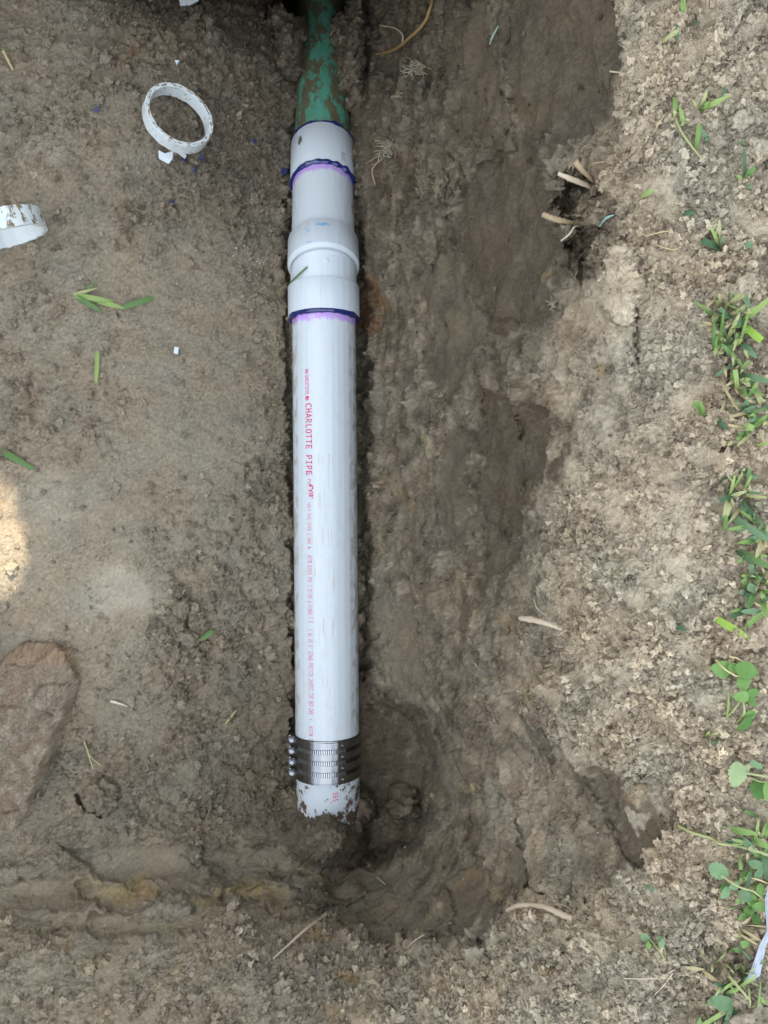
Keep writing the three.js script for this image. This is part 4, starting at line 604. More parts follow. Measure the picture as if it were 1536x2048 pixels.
root('root_stub', 'thickest pale torn root stub in the wall hollow', [[1116, 347, 0, .868], [1140, 357, 0, .868], [1170, 369, 0, .875], [1203, 380, 0, .895]], [4, 5.5, 5, 4], rootPale);
root('root_stub', 'split brown root stub crossing above the thickest stub', [[1150, 323, 0, .838], [1162, 338, 0, .842], [1182, 358, 0, .86], [1206, 384, 0, .89]], [6.5, 5.5, 3.4, 3], rootTan);
root('root_stub', 'short blunt root stub low in the wall hollow', [[1086, 429, 0, .905], [1105, 437, 0, .898], [1130, 443, 0, .90], [1160, 449, 0, .92]], [5.5, 6, 5, 4], rootTan);
root('root_stub', 'thin bent white rootlet under the blunt stub', [[1122, 482, 0, .90], [1140, 467, 0, .89], [1148, 455, 0, .89], [1162, 453, 0, .915]], [1.6, 2, 2, 1.4], rootPale);
root('rootlet', 'fine wiry rootlet running from the stubs to the dry soil', [[1150, 352, .05], [1175, 345, .03], [1200, 330, .012], [1225, 322, .004], [1250, 308, .003]], [1.2, 1.1, 1.1, 1, .8], rootTan);
root('root_stub', 'single pale blunt root stub on the open slope', [[1044, 1236, .03], [1065, 1239, .028], [1095, 1246, .018], [1132, 1258, -.004]], [5, 6, 5, 4.5], rootPale);
root('rootlet', 'thin white rootlet beside the single blunt stub', [[1078, 1200, .006], [1086, 1218, .008], [1098, 1232, .004]], [1, 1, .8], rootPale);
root('rootlet', 'short curved rootlet below the single blunt stub', [[1114, 1272, .008], [1125, 1264, .01], [1140, 1260, .006]], [1.4, 1.4, 1.2], rootPale);
{
  const g = group('tree_root', 'long pale root with fine side hairs lying on the crumbly slope', 'root');
  mesh('root_stem', stalk([[1016, 1822, .010], [1050, 1819, .012], [1088, 1816, .014], [1110, 1822, .015], [1136, 1834, .012], [1162, 1843, .0]], [4.6, 4.6, 5, 5.5, 5.5, 5]), rootPale, g);
  mesh('root_hair', stalk([[1104, 1814, .014], [1130, 1812, .012], [1150, 1824, .008], [1160, 1838, .004]], [1.3, 1.2, 1.1, 1]), rootTan, g);
  mesh('root_hair', stalk([[1030, 1794, .004], [1070, 1806, .006], [1096, 1816, .008]], [.8, .8, .8]), rootTan, g);
  mesh('root_hair', stalk([[1155, 1842, .006], [1180, 1854, .006], [1208, 1857, .004]], [1, 1, .8]), rootTan, g);
}
root('straw', 'straight pale straw lying on the near broken soil', [[642, 1845, .012], [610, 1868, .014], [580, 1890, .012], [546, 1922, .004]], [2.6, 2.6, 2, 1.3], rootPale, null, 'straw');
root('straw', 'short yellow straw near the cut-off pipe rings', [[8, 104, .008], [17, 122, .01], [28, 143, .006]], [2.6, 2.8, 2], straw, null, 'straw');
root('straw', 'greenish grass stalk beside the short yellow straw', [[-10, 98, .004], [12, 100, .005], [35, 105, .003]], [1.6, 1.6, 1], mat([.16, .17, .08], .8), null, 'straw');
root('wood_splinter', 'cream wood splinter on the crumbly trench floor', [[221, 1402, .006], [236, 1406, .007], [256, 1412, .004]], [3.2, 2.8, .8], mat([.62, .56, .44], .7), null, 'splinter');
{ const g = group('forked_twig', 'thin forked dry twig beside the wide pale clod', 'twig'); mesh('twig_stem', stalk([[168, 1482, .006], [174, 1500, .01], [180, 1520, .01], [186, 1537, .005]], [1.4, 1.5, 1.4, 1]), straw, g); mesh('twig_branch', stalk([[176, 1507, .01], [186, 1520, .009], [202, 1532, .004]], [1.2, 1.1, .8]), straw, g); }
root('straw', 'short pale straw stuck in the damp curved wall', [[752, 1748, .004], [760, 1758, .008], [770, 1768, .003]], [1.4, 1.5, 1], rootPale, null, 'straw');
root('straw', 'yellow straw lying on the slope by the toothed weed', [[1347, 1798, .006], [1362, 1804, .007], [1378, 1811, .004]], [1.6, 1.7, 1.3], straw, null, 'straw');
root('rootlet', 'long fine rootlet trailing over the soil towards the seedling', [[1225, 1866, .004], [1250, 1880, .006], [1275, 1896, .005], [1300, 1906, .004], [1336, 1918, .004]], [1.1, 1.1, 1.2, 1.3, 1.5], rootTan);
root('rootlet', 'fine rootlet dropping from the long pale root over the crumbs', [[1150, 1862, .004], [1125, 1885, .005], [1104, 1912, .004], [1118, 1938, .003]], [.8, .8, .8, .7], rootTan);
root('rootlet', 'pale rootlet on the soil below the seedling', [[1250, 1954, .005], [1290, 1955, .006], [1325, 1948, .006], [1348, 1936, .005]], [1.3, 1.3, 1.3, 1], rootPale);
root('rootlet', 'branching rootlet pointing down from the dry grass stems', [[1346, 1942, .006], [1328, 1965, .006], [1308, 1990, .004]], [1.3, 1.2, .8], rootPale);
root('straw', 'thin dry stalk across the broken edge near the long pale root', [[815, 1897, .006], [838, 1888, .008], [862, 1876, .004]], [1.4, 1.4, 1.1], rootPale, null, 'straw');
root('straw', 'tiny straw by the spade-cut face at the top of the wall', [[1226, 146, .005], [1246, 146, .004]], [1.6, 1.4], rootPale, null, 'straw');
root('straw', 'thin dry grass stem lying below the shoot with a fallen leaf', [[1291, 474, .006], [1320, 466, .007], [1345, 460, .005]], [1.2, 1.2, .9], straw, null, 'straw');
root('straw', 'branching dry stem on the dry slope below the grass shoots', [[1305, 487, .005], [1330, 494, .006], [1350, 498, .006], [1364, 490, .004]], [1.1, 1.1, 1.1, .8], straw, null, 'straw');
root('straw', 'dry stalk leaning up from the lump beside the wall top', [[1308, 265, .004], [1318, 245, .012], [1333, 222, .012]], [1.2, 1.2, 1], straw, null, 'straw');
root('grass_clipping', 'pale green clipping hanging on the spade-cut wall', [[975, 96, .006], [984, 76, .010], [998, 52, .004]], [1.6, 3, 1.6], mat([.28, .36, .28], .7), null, 'clipping');
root('grass_clipping', 'blue-green clipping beside the torn root stubs', [[1212, 444, .004], [1222, 438, .006], [1233, 432, .004]], [1.6, 2.6, 1.2], mat([.25, .40, .36], .7), null, 'clipping');
// tufts of root hairs on the wall
for (const [x, y, n, len, lab] of [[775, 296, 34, 34, 'bushy tuft of grey root hairs hanging beside the coupling'], [838, 142, 26, 34, 'tuft of frayed root hairs on top of the crumbly wall block'], [806, 196, 16, 18, 'small tuft of root hairs left of the crumbly wall block'], [1105, 612, 9, 22, 'few white root hairs below the wall hollow'], [880, 372, 22, 18, 'matted root hairs along the ragged hanging clod'], [1470, 742, 12, 22, 'dry root fibres under the thick grass clump']]) {
  const g = group('root_hair_tuft', lab, 'root hairs'), R = rng(x + y), geo = [], geo2 = [];
  for (let i = 0; i < n * 2.2; i++) { const a = R() * 6.28, l = len * (.2 + .6 * R() * R() + .25 * R()), b = a + (R() - .5) * 4, s = [x + (R() - .5) * len * .7, y + (R() - .5) * len * .5]; (R() > .6 ? geo2 : geo).push(stalk([[s[0], s[1], 0], [s[0] + Math.cos(a) * l * .5, s[1] + Math.sin(a) * l * .5, .008 + .008 * R()], [s[0] + Math.cos(a) * l * .6 + Math.cos(b) * l * .5, s[1] + Math.sin(a) * l * .6 + Math.sin(b) * l * .5, .003 + .006 * R()]], [1.1, 1.0, .7], .1)); }
  if (x < 800 && y > 250) { geo2.push(stalk([[760, 312, .004], [735, 322, .01], [712, 338, .006]], [1.3, 1.1, .9])); geo2.push(stalk([[768, 318, .004], [758, 345, .008], [753, 370, .006]], [1.3, 1.2, 1.6])); }
  mesh('grey_hairs', mergeGeometries(geo), hairM, g); if (geo2.length) mesh('pale_hairs', mergeGeometries(geo2), rootTan, g);
}

// ------------------------------------------------------------------ grass and weeds
const leafMat = (r, g, b) => new THREE.MeshPhysicalMaterial({ color: new THREE.Color().setRGB(r, g, b), roughness: .55, specularIntensity: .5, side: THREE.DoubleSide, transmission: .22, thickness: 0 });
const GR = [leafMat(.13, .235, .075), leafMat(.20, .32, .09), leafMat(.30, .41, .13), leafMat(.075, .15, .07), leafMat(.42, .44, .20), leafMat(.15, .25, .13), leafMat(.46, .39, .21), leafMat(.28, .44, .07)];
// one blade between two photo points; width in photo pixels; heights in metres above the soil
function lift(p, h) { return p.addScaledVector(p.clone().sub(camera.position).normalize(), -h); }
function bladeGeo(a, b, w, h0, h1, arch, roll = 0, blunt = 0) {
  const A = surf(a[0], a[1]), B = surf(b[0], b[1]), sc = (HC - Math.max(A.y, B.y)) / F, up = V(0, 1, 0); lift(A, h0); lift(B, h1); const M = A.clone().lerp(B, .5); lift(M, arch * 2);
  const n = 9, Pn = [], I = [], t3 = V(), s3 = V(), n3 = V();
  for (let i = 0; i <= n; i++) {
    const t = i / n, q = A.clone().multiplyScalar((1 - t) * (1 - t)).addScaledVector(M, 2 * t * (1 - t)).addScaledVector(B, t * t);
    t3.copy(M).sub(A).multiplyScalar(1 - t).addScaledVector(B.clone().sub(M), t).normalize(); s3.crossVectors(t3, up).normalize(); n3.crossVectors(s3, t3); s3.applyAxisAngle(t3, roll + .15 * Math.sin(t * 3)); n3.applyAxisAngle(t3, roll);
    const ww = w * sc * .47 * (blunt ? sstep(-.15, .25, t) * (t > .97 ? .8 : 1) : Math.pow(Math.max(0, Math.sin(Math.PI * (.10 + .90 * t) ** .75)), .6)) + .0003;
    for (const [k, d] of [[-1, .16], [-.5, .03], [0, -.14], [.5, .03], [1, .16]]) { const p = q.clone().addScaledVector(s3, k * ww).addScaledVector(n3, d * ww); Pn.push(p.x, p.y, p.z); }
  }
  for (let i = 0; i < n; i++) for (let k = 0; k < 4; k++) { const c = i * 5 + k; I.push(c, c + 5, c + 1, c + 1, c + 5, c + 6); }
  const g = new THREE.BufferGeometry(); g.setAttribute('position', new THREE.Float32BufferAttribute(Pn, 3)); g.setIndex(I); g.computeVertexNormals(); return g;
}
// tuft: blades [ax, ay, bx, by, width, material, tip height, arch, roll, blunt]
function tuft(name, label, cat, blades, grp) { const g = group(name, label, cat, V(0, 0, 0), grp); for (const [ax, ay, bx, by, w, m = 0, h = .012, ar = .006, roll = 0, bl = 0] of blades) mesh('blade', bladeGeo([ax, ay], [bx, by], w, .003, h, ar, roll, bl), GR[m], g); return g; }
tuft('grass_shoot', 'short bright grass shoot at the top of the pale slope', 'grass', [[1363, 54, 1369, -6, 9, 2, .02, .004, .3], [1362, 54, 1362, 18, 10, 1], [1354, 88, 1353, 52, 8, 5, .006], [1356, 80, 1326, 90, 9, 4, .006, .003, 0, 1], [1385, 52, 1395, 60, 7, 3]]);
{ const g = tuft('grass_runner', 'yellow-green grass runner lying across the dry slope', 'grass', [[1349, 232, 1350, 192, 11, 1, .012, .005, .2, 1], [1352, 240, 1347, 216, 9, 4], [1368, 252, 1359, 208, 10, 2, .01], [1356, 250, 1368, 246, 7, 4]]); mesh('runner', stalk([[1350, 234, .006], [1362, 262, .01], [1380, 292, .01], [1400, 318, .003]], [2.6, 2.4, 2.2, 1.8]), GR[4], g); }
tuft('grass_shoot', 'spreading pale-based grass shoot above the runner', 'grass', [[1401, 219, 1413, 182, 8, 4, .016], [1402, 218, 1462, 188, 11, 2, .022, .008], [1403, 219, 1418, 203, 10, 1, .014], [1400, 219, 1384, 198, 7, 4, .01], [1442, 205, 1446, 180, 9, 3, .014]]);
tuft('grass_clipping', 'two fallen green blades on the crumbs below the spreading shoot', 'grass', [[1392, 298, 1398, 250, 11, 1, .01, .004, .2, 1], [1414, 284, 1400, 250, 8, 5, .008, .004], [1417, 270, 1412, 284, 6, 5, .006]]);
tuft('grass_shoot', 'dark upright grass shoot between two round clods', 'grass', [[1487, 358, 1487, 296, 11, 3, .03, .004, .1], [1488, 360, 1512, 332, 11, 0, .022, .004, .2, 1], [1484, 362, 1471, 346, 7, 2, .012], [1490, 374, 1500, 382, 9, 5, .008], [1478, 296, 1488, 276, 8, 0, .012, .004], [1470, 294, 1486, 288, 7, 3, .012]]);
tuft('grass_shoot', 'dark green shoot with one broad flat blade on the crumbs', 'grass', [[1440, 496, 1404, 478, 15, 3, .016, .006, .1, 1], [1441, 498, 1446, 470, 11, 5, .016, .004, .5], [1440, 490, 1418, 457, 9, 2, .016, .005], [1440, 480, 1438, 440, 8, 4, .024], [1442, 498, 1437, 508, 9, 0, .008]]);
tuft('fallen_leaf', 'single dark curled leaf on the crumbs above the dry stems', 'leaf', [[1364, 424, 1391, 428, 9, 3, .008, .006, .3]]);
tuft('fallen_leaf', 'pale green pointed leaf lying on the dry slope', 'leaf', [[1283, 394, 1310, 381, 9, 2, .008, .003]]);
tuft('fallen_leaf', 'small grey-green leaf scrap at the crumbly edge', 'leaf', [[1480, 500, 1500, 492, 12, 5, .008, .003, 0, 1]]);
tuft('grass_clump', 'thick grass clump with yellow stem bases growing at the soil edge', 'grass', [
  [1442, 622, 1478, 596, 13, 4, .030, .004, .1, 1], [1444, 621, 1478, 592, 9, 1, .034, .004], [1441, 620, 1433, 600, 10, 4, .016], [1440, 618, 1437, 588, 8, 4, .03], [1436, 628, 1422, 645, 12, 4, .014, .003, .2], [1456, 684, 1443, 628, 7, 2, .028, .004], [1457, 684, 1476, 630, 11, 4, .032, .004], [1456, 686, 1436, 676, 9, 4, .012], [1430, 698, 1441, 638, 13, 1, .022, .003, .4], [1424, 702, 1428, 640, 8, 0, .02],
  [1458, 688, 1467, 722, 8, 1, .014], [1476, 692, 1494, 630, 11, 1, .03, .004, .4], [1472, 690, 1470, 668, 10, 0, .018], [1484, 644, 1538, 596, 13, 2, .036, .004, .1], [1478, 596, 1502, 622, 10, 5, .024, .006], [1502, 622, 1520, 632, 6, 5, .02], [1480, 656, 1522, 682, 14, 7, .022, .004, .2, 1], [1464, 695, 1482, 680, 12, 2, .02, .003], [1482, 690, 1510, 718, 13, 5, .014, .004, .3], [1494, 718, 1486, 700, 9, 4, .012], [1432, 712, 1446, 700, 9, 4, .01], [1440, 708, 1450, 690, 10, 4, .014], [1416, 658, 1428, 672, 8, 6, .01], [1456, 640, 1462, 665, 11, 3, .012], [1466, 640, 1484, 650, 9, 3, .012], [1462, 660, 1478, 652, 12, 0, .016]]);
tuft('grass_clump', 'grass clump with dry straw stems and one long blue-green blade', 'grass', [[1478, 750, 1540, 766, 15, 5, .03, .005, .1], [1478, 748, 1494, 722, 12, 1, .024, .004], [1480, 752, 1484, 740, 9, 4, .02], [1492, 798, 1512, 764, 12, 1, .022, .004, .2], [1478, 752, 1498, 775, 12, 4, .016], [1470, 742, 1464, 716, 6, 4, .02], [1476, 756, 1452, 774, 6, 6, .014], [1464, 762, 1474, 788, 5, 6, .014], [1446, 732, 1452, 756, 6, 6, .012], [1478, 760, 1500, 760, 9, 2, .016], [1478, 820, 1502, 796, 14, 5, .018, .004, .2], [1482, 828, 1512, 812, 12, 5, .014], [1440, 762, 1474, 818, 5, 6, .012, .004], [1450, 790, 1478, 822, 6, 6, .01]]);
tuft('grass_shoot', 'forked green leaf lying over the crack at the soil edge', 'grass', [[1408, 830, 1388, 804, 12, 1, .016, .003, .1, 1], [1408, 830, 1400, 800, 8, 1, .02, .003], [1408, 828, 1452, 844, 13, 0, .012, .005, .1], [1430, 838, 1454, 848, 9, 3, .008]]);
tuft('grass_clipping', 'short folded blades on the crumbs below the straw clump', 'grass', [[1478, 846, 1508, 858, 12, 2, .012, .004, 0, 1], [1504, 858, 1534, 830, 13, 1, .016, .003, .2], [1496, 838, 1510, 828, 10, 2, .012], [1536, 812, 1520, 822, 9, 3, .012]]);
tuft('grass_shoot', 'arched yellow-green shoot beside the deep crack', 'grass', [[1456, 994, 1493, 982, 8, 4, .024, .007], [1493, 982, 1498, 992, 6, 6, .016], [1457, 996, 1448, 1045, 14, 4, .012, .004, .1], [1456, 994, 1462, 950, 12, 2, .024, .004, .2], [1490, 976, 1496, 938, 13, 0, .02, .003, .4, 1], [1502, 944, 1514, 960, 10, 5, .012], [1470, 970, 1480, 962, 12, 5, .012], [1434, 985, 1440, 976, 8, 6, .008], [1440, 960, 1455, 952, 10, 3, .01]]);
tuft('grass_shoot', 'long broad blue-green blade crossing a pale clod', 'grass', [[1458, 1030, 1542, 1086, 15, 5, .028, .006, .1], [1452, 1038, 1440, 1034, 10, 5, .01], [1448, 1060, 1452, 1030, 11, 1, .012, .003], [1464, 1066, 1486, 1060, 9, 5, .012], [1486, 1082, 1510, 1072, 11, 5, .012], [1515, 1055, 1540, 1080, 12, 5, .02], [1532, 1050, 1536, 1075, 8, 4, .02], [1502, 1032, 1522, 1048, 10, 5, .014, .003, .3]]);
tuft('grass_clump', 'low clump of short broad blunt leaves on the dry soil', 'grass', [[1476, 1102, 1542, 1140, 15, 0, .02, .005, .2], [1470, 1098, 1500, 1128, 10, 3, .016], [1502, 1156, 1498, 1128, 14, 5, .014, .004, .2, 1], [1508, 1136, 1514, 1150, 11, 5, .012], [1496, 1178, 1484, 1158, 13, 1, .016, .004, .1, 1], [1518, 1182, 1494, 1172, 16, 5, .02, .004, 0, 1], [1490, 1182, 1472, 1184, 10, 5, .01], [1512, 1196, 1490, 1200, 9, 2, .012], [1526, 1166, 1536, 1160, 12, 7, .016], [1518, 1222, 1474, 1220, 12, 5, .016, .005], [1524, 1198, 1530, 1236, 12, 1, .016, .004, .3], [1520, 1225, 1488, 1258, 10, 1, .012], [1520, 1180, 1526, 1200, 9, 2, .012]]);
tuft('fallen_leaf', 'bright yellow-green broad blade lying by itself', 'leaf', [[1428, 1235, 1503, 1279, 15, 7, .014, .008, .15]]);
tuft('grass_shoot', 'small yellowing sprout with a dark leaf below the round-leaved weed', 'grass', [[1409, 1474, 1420, 1460, 7, 2, .012], [1414, 1470, 1436, 1462, 6, 4, .01, .004], [1424, 1480, 1440, 1476, 9, 3, .008, .003, 0, 1]]);
tuft('fallen_leaf', 'tiny dark green leaf scrap on the dry slope', 'leaf', [[1347, 1250, 1370, 1256, 9, 3, .008, .003]]);
tuft('fallen_leaf', 'tiny blue-green leaf scrap on the slope above the seedling', 'leaf', [[1294, 1768, 1302, 1782, 9, 5, .008, .002, 0, 1]]);
// broad leaves: outline grown from a midrib; len and width in photo pixels
function leafGeo(px, py, ang, len, wid, up, tilt = .15, teeth = 0, cup = .18) {
  const c = surf(px, py), sc = (HC - c.y) / F, L = len * sc, W = wid * sc, n = 14, Pn = [], I = [], dir = V(Math.cos(ang), 0, Math.sin(ang)), side = V(-Math.sin(ang), 0, Math.cos(ang)); lift(c, up);
  for (let i = 0; i <= n; i++) { const t = i / n, w = W * .5 * Math.pow(Math.sin(Math.PI * Math.pow(t, .8)), .75) * (1 + teeth * (i % 2 ? .5 : -.35)) + .0002; for (const k of [-1, -.5, 0, .5, 1]) { const y = L * tilt * (t - .5) - L * .10 * (t - .5) * (t - .5) * 4 + cup * w * Math.abs(k) + .04 * L * noise(px + t * 3, k * 2, py); const p = c.clone().addScaledVector(dir, (t - .5) * L).addScaledVector(side, k * w); p.y += y; Pn.push(p.x, p.y, p.z); } }
  for (let i = 0; i < n; i++) for (let k = 0; k < 4; k++) { const q = i * 5 + k; I.push(q, q + 5, q + 1, q + 1, q + 5, q + 6); }
  const g = new THREE.BufferGeometry(); g.setAttribute('position', new THREE.Float32BufferAttribute(Pn, 3)); g.setIndex(I); g.computeVertexNormals(); return g;
}
const LF = [leafMat(.13, .26, .06), leafMat(.18, .32, .085), leafMat(.085, .19, .04), leafMat(.32, .41, .20), leafMat(.15, .25, .12), leafMat(.19, .31, .15)];
function weed(label, leaves, stems, grp) { const g = group('weed', label, 'weed', V(0, 0, 0), grp); for (const [x, y, a, l, w, m, h, ti, te] of leaves) mesh('leaf', leafGeo(x, y, a, l, w, h, ti, te), LF[m], g); for (const [pts, r, m] of stems) mesh('stem', stalk(pts, r), m || GR[4], g); return g; }
weed('round-leaved clover-like weed with a string of bright green leaves', [[1443, 1338, 3.3, 44, 34, 1, .016, .1], [1494, 1341, .35, 46, 34, 0, .02, .1], [1466, 1336, 1.3, 24, 20, 1, .014, 0], [1484, 1366, 1.5, 32, 26, 1, .014, .1], [1480, 1391, 3.1, 34, 22, 1, .02, 0], [1506, 1387, -.5, 28, 18, 0, .016, .1], [1505, 1406, .9, 26, 14, 0, .012, -.1], [1490, 1443, -.9, 44, 18, 2, .016, .2], [1500, 1428, -.5, 24, 18, 0, .018, .1]], [[[[1472, 1445, .002], [1484, 1420, .012], [1484, 1400, .018]], [2.4, 2.4, 1.6]], [[[1452, 1436, .002], [1456, 1405, .014], [1455, 1382, .018]], [2.4, 2.8, 1.2], GR[2]], [[[1453, 1432, .004], [1464, 1416, .012], [1478, 1400, .018]], [1.6, 1.6, 1.2]], [[[1430, 1318, .012], [1445, 1334, .022], [1470, 1350, .018], [1484, 1352, .012]], [1.4, 1.6, 1.6, 1.2], straw], [[[1452, 1308, .010], [1474, 1316, .014], [1496, 1332, .016]], [1.3, 1.6, 1.2], straw]]);
weed('pale lobed weed leaf on a long stalk with a dark leaf behind', [[1472, 1548, 1.75, 52, 36, 3, .022, .05, .25], [1490, 1536, -.6, 24, 14, 3, .018, .1, .2], [1516, 1578, 1.5, 42, 36, 2, .014, .1, .12], [1532, 1580, 1.6, 40, 20, 1, .022, .1, 0], [1515, 1532, .5, 30, 12, 5, .02, 0]], [[[[1484, 1544, .02], [1510, 1549, .022], [1545, 1556, .022]], [2.4, 2.4, 2.4]], [[[1500, 1556, .016], [1520, 1563, .018], [1540, 1564, .02]], [1.8, 1.8, 1.8]]]);
{ const g = tuft('grass_runner', 'long pale grass runner with broad blades reaching over the soil', 'grass', [[1448, 1646, 1508, 1656, 18, 1, .02, .006, .1], [1498, 1662, 1538, 1692, 16, 1, .028, .004, .2], [1478, 1660, 1516, 1712, 15, 5, .018, .005, .2], [1524, 1690, 1534, 1764, 17, 5, .024, .004, .2], [1450, 1672, 1482, 1664, 10, 3, .008], [1492, 1720, 1490, 1700, 6, 4, .02], [1536, 1640, 1520, 1668, 12, 1, .02]]); mesh('runner', stalk([[1362, 1648, .004], [1392, 1660, .010], [1425, 1669, .006], [1436, 1674, .008], [1470, 1684, .014], [1510, 1694, .016], [1545, 1710, .016]], [3, 3, 2.6, 2.8, 2.8, 3, 3]), GR[4], g); }
weed('toothed-leaved weed sprawling beside the white plastic strip', [[1438, 1738, .55, 44, 30, 5, .026, .05, .2], [1466, 1766, 2.7, 26, 14, 5, .024, .1, .1], [1446, 1776, 2.2, 28, 16, 5, .02, .1, .1], [1446, 1768, 2.0, 22, 18, 2, .012, 0], [1486, 1784, .6, 30, 22, 4, .016, .1, .2], [1500, 1796, 1.2, 34, 20, 1, .018, .1, .2], [1494, 1818, 2.2, 30, 20, 0, .014, .1, .2], [1520, 1806, .2, 30, 18, 1, .02, .1, .2], [1508, 1722, .1, 28, 18, 4, .02, .1], [1510, 1740, 2.2, 34, 14, 4, .018, .1], [1516, 1775, 1.9, 26, 16, 1, .022, .1, .1], [1480, 1825, 2.6, 20, 12, 1, .012, .1, .2], [1510, 1835, 1.2, 26, 16, 2, .01, .1, .2], [1482, 1735, -.7, 20, 8, 2, .014, .1]], [[[[1440, 1744, .026], [1470, 1762, .028], [1505, 1778, .024], [1528, 1798, .014]], [1.8, 2, 2.2, 2.2]], [[[1480, 1746, .014], [1505, 1748, .02], [1540, 1766, .022]], [1.3, 1.6, 1.6], straw]]);
weed('tiny seedling with four small leaves on bare soil', [[1291, 1876, .6, 22, 15, 5, .016, .1], [1299, 1890, 1.4, 16, 10, 1, .014, .1], [1326, 1882, -1.4, 22, 10, 5, .014, .1], [1320, 1874, -2.4, 12, 8, 5, .014, .1]], [[[[1336, 1918, .0], [1322, 1898, .008], [1300, 1880, .014]], [1.4, 1.3, 1]], [[[1334, 1915, .0], [1330, 1898, .008], [1327, 1888, .012]], [1.2, 1.2, 1]]]);
tuft('dry_grass_tangle', 'tangle of dry yellow grass stems by the big muddy lump', 'dry grass', [[1442, 1922, 1444, 1898, 9, 4, .024, .003, 0, 1], [1438, 1930, 1442, 1900, 6, 4, .02], [1444, 1932, 1494, 1984, 5, 4, .02, .006], [1450, 1955, 1428, 1984, 6, 4, .016, .004], [1365, 1932, 1410, 1940, 9, 6, .012, .006], [1400, 1940, 1440, 1962, 10, 6, .012, .006], [1446, 1968, 1482, 1958, 9, 4, .016, .004], [1428, 1924, 1422, 1940, 6, 4, .014], [1446, 1924, 1462, 1930, 5, 4, .02, .008], [1486, 1942, 1506, 1926, 6, 4, .02], [1450, 1978, 1478, 1970, 11, 2, .012, .004], [1400, 1886, 1410, 1924, 6, 6, .012, .004], [1470, 1856, 1510, 1880, 5, 6, .018, .004], [1476, 1848, 1520, 1876, 6, 6, .02, .004], [1480, 1844, 1526, 1838, 4, 6, .02, .006]]);
weed('dark smooth leaves under the dry grass tangle', [[1446, 1999, .25, 50, 30, 4, .014, .05], [1424, 1994, -.2, 22, 12, 5, .01, .1], [1470, 1986, 0, 40, 14, 4, .008, .1], [1484, 2014, 2.4, 26, 22, 4, .014, .1], [1488, 1882, .3, 20, 14, 1, .012, 0], [1478, 1868, -.9, 18, 8, 0, .012, .1]], [[[[1482, 2050, .002], [1480, 2030, .012], [1482, 2016, .014]], [2.2, 2.2, 1.4], GR[2]]]);
tuft('grass_shoot', 'blunt pale blade pushing out of the soil at the near edge', 'grass', [[1396, 2040, 1455, 2014, 14, 2, .014, .003, .2, 1], [1392, 2034, 1402, 2026, 10, 1, .01], [1428, 2062, 1430, 2040, 8, 2, .016], [1452, 2060, 1448, 2030, 16, 3, .01]]);
{ // finer blades that thicken the clumps
  const R = rng(23); for (const [cx, cy, sx, sy, n, lab] of [[1462, 650, 34, 55, 34, 'thin blades and dead stems filling the thick grass clump'], [1486, 775, 26, 50, 26, 'thin blades and dead stems around the straw clump'], [1500, 860, 22, 30, 12, 'sparse thin blades below the straw clump'], [1480, 985, 26, 50, 18, 'thin blades round the arched yellow-green shoot'], [1512, 1080, 18, 40, 16, 'thin blades under the long broad blade'], [1505, 1185, 24, 50, 24, 'thin blades among the short blunt leaves'], [1500, 1690, 30, 45, 22, 'thin blades beside the grass runner'], [1500, 1780, 24, 50, 18, 'thin blades tangled in the toothed weed'], [1480, 1960, 40, 60, 26, 'thin yellowed blades in the dry tangle']]) {
    const bl = []; for (let k = 0; k < n; k++) { const x = cx + (R() + R() - 1) * sx * 1.3, y = cy + (R() + R() - 1) * sy * 1.3, a = R() * 6.28, l = 14 + R() * 34; bl.push([x, y, x + Math.cos(a) * l, y + Math.sin(a) * l, 3.5 + R() * 7, [0, 1, 1, 2, 3, 4, 5, 6, 6][R() * 9 | 0], .006 + .018 * R(), .003 + .005 * R(), (R() - .5) * 1.2, R() > .7 ? 1 : 0]); }
    tuft('grass_clump', lab, 'grass', bl);
  }
}
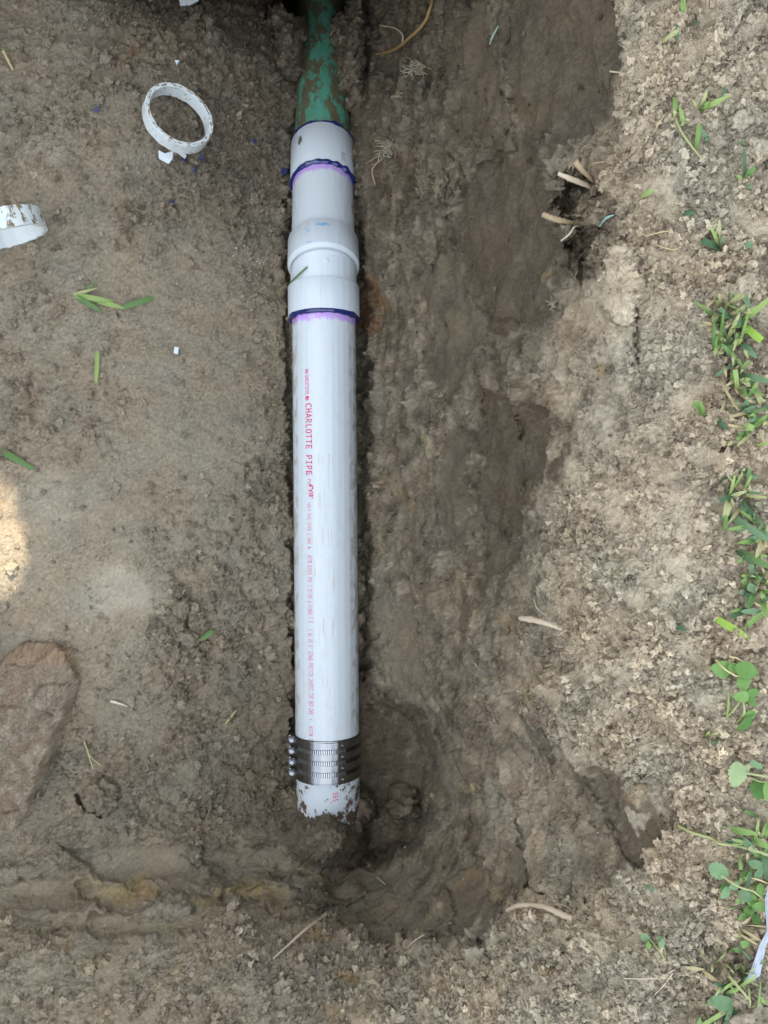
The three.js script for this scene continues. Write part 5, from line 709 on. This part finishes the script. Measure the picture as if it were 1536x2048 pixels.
// cut grass on the trench floor
{ const g = tuft('grass_sprig', 'torn grass sprig with several blades on the packed trench floor', 'grass', [[148, 590, 196, 576, 6, 4, .006, .006], [173, 583, 189, 563, 7, 0, .01, .003], [150, 592, 230, 604, 11, 2, .006, .008, .1], [152, 593, 207, 626, 11, 0, .003, .007, .1], [186, 600, 252, 618, 11, 2, .004, .006, .1], [240, 617, 306, 597, 10, 0, .004, .006, .2, 1]]); }
tuft('grass_clipping', 'single upright cut blade on the packed trench floor', 'grass', [[192, 766, 195, 703, 8, 2, .005, .003, .15, 1]]);
tuft('grass_clipping', 'nibbled dark green blade below the reddish soil patch', 'grass', [[-8, 896, 78, 944, 14, 0, .004, .005, .1]]);
tuft('grass_clipping', 'short dark green blade stub beside the cracked clod', 'grass', [[400, 1279, 425, 1260, 10, 0, .008, .003, .1, 1]]);
tuft('grass_clipping', 'thin yellow stem over the grey patch beside the pipe', 'grass', [[450, 1446, 472, 1418, 4, 4, .008, .003]]);
{ const A = PB.clone().addScaledVector(A0, -.046).addScaledVector(B0, -.058).addScaledVector(N0, .028), B = PB.clone().addScaledVector(A0, -.026).addScaledVector(B0, -.024).addScaledVector(N0, .0565), M = PB.clone().addScaledVector(A0, -.040).addScaledVector(B0, -.043).addScaledVector(N0, .0485); tag(mesh('grass_clipping', sweepTube([A, M, B], [.0014, .0018, .0014], 7), GR[0]), 'narrow green clipping stuck to the waist of the elbow fitting', 'grass'); }

// ------------------------------------------------------------------ the torn white plastic strip at the grass edge
{
  const pts = [[1548, 1740, .03, 20], [1538, 1790, .03, 18], [1531, 1840, .028, 13], [1526, 1880, .026, 12], [1517, 1912, .022, 18], [1508, 1940, .016, 26], [1500, 1968, .002, 32]], Pn = [], I = [], U = [];
  pts.forEach(([x, y, h, w], j) => { const p = lift(surf(x, y), h); const sc = (HC - p.y) / F; for (let k = 0; k <= 8; k++) { const a = (k / 8 - .5) * 2; Pn.push(p.x + a * w * sc * .5, p.y - a * a * w * sc * .35 + .0015 * noise(j * 2, k, 4), p.z + a * a * .004); U.push(k / 8, j / (pts.length - 1)); } });
  const n = pts.length; for (let j = 0; j < n - 1; j++) for (let k = 0; k < 8; k++) { const a = j * 9 + k; I.push(a, a + 9, a + 1, a + 1, a + 9, a + 10); }
  const g = new THREE.BufferGeometry(); g.setAttribute('position', new THREE.Float32BufferAttribute(Pn, 3)); g.setAttribute('uv', new THREE.Float32BufferAttribute(U, 2)); g.setIndex(I); g.computeVertexNormals();
  tag(mesh('plastic_strip', g, muddy(31, .06, '#aab4c0')), 'torn white plastic strip sticking up beside the toothed weed', 'plastic strip');
}

renderer.render(scene, camera);
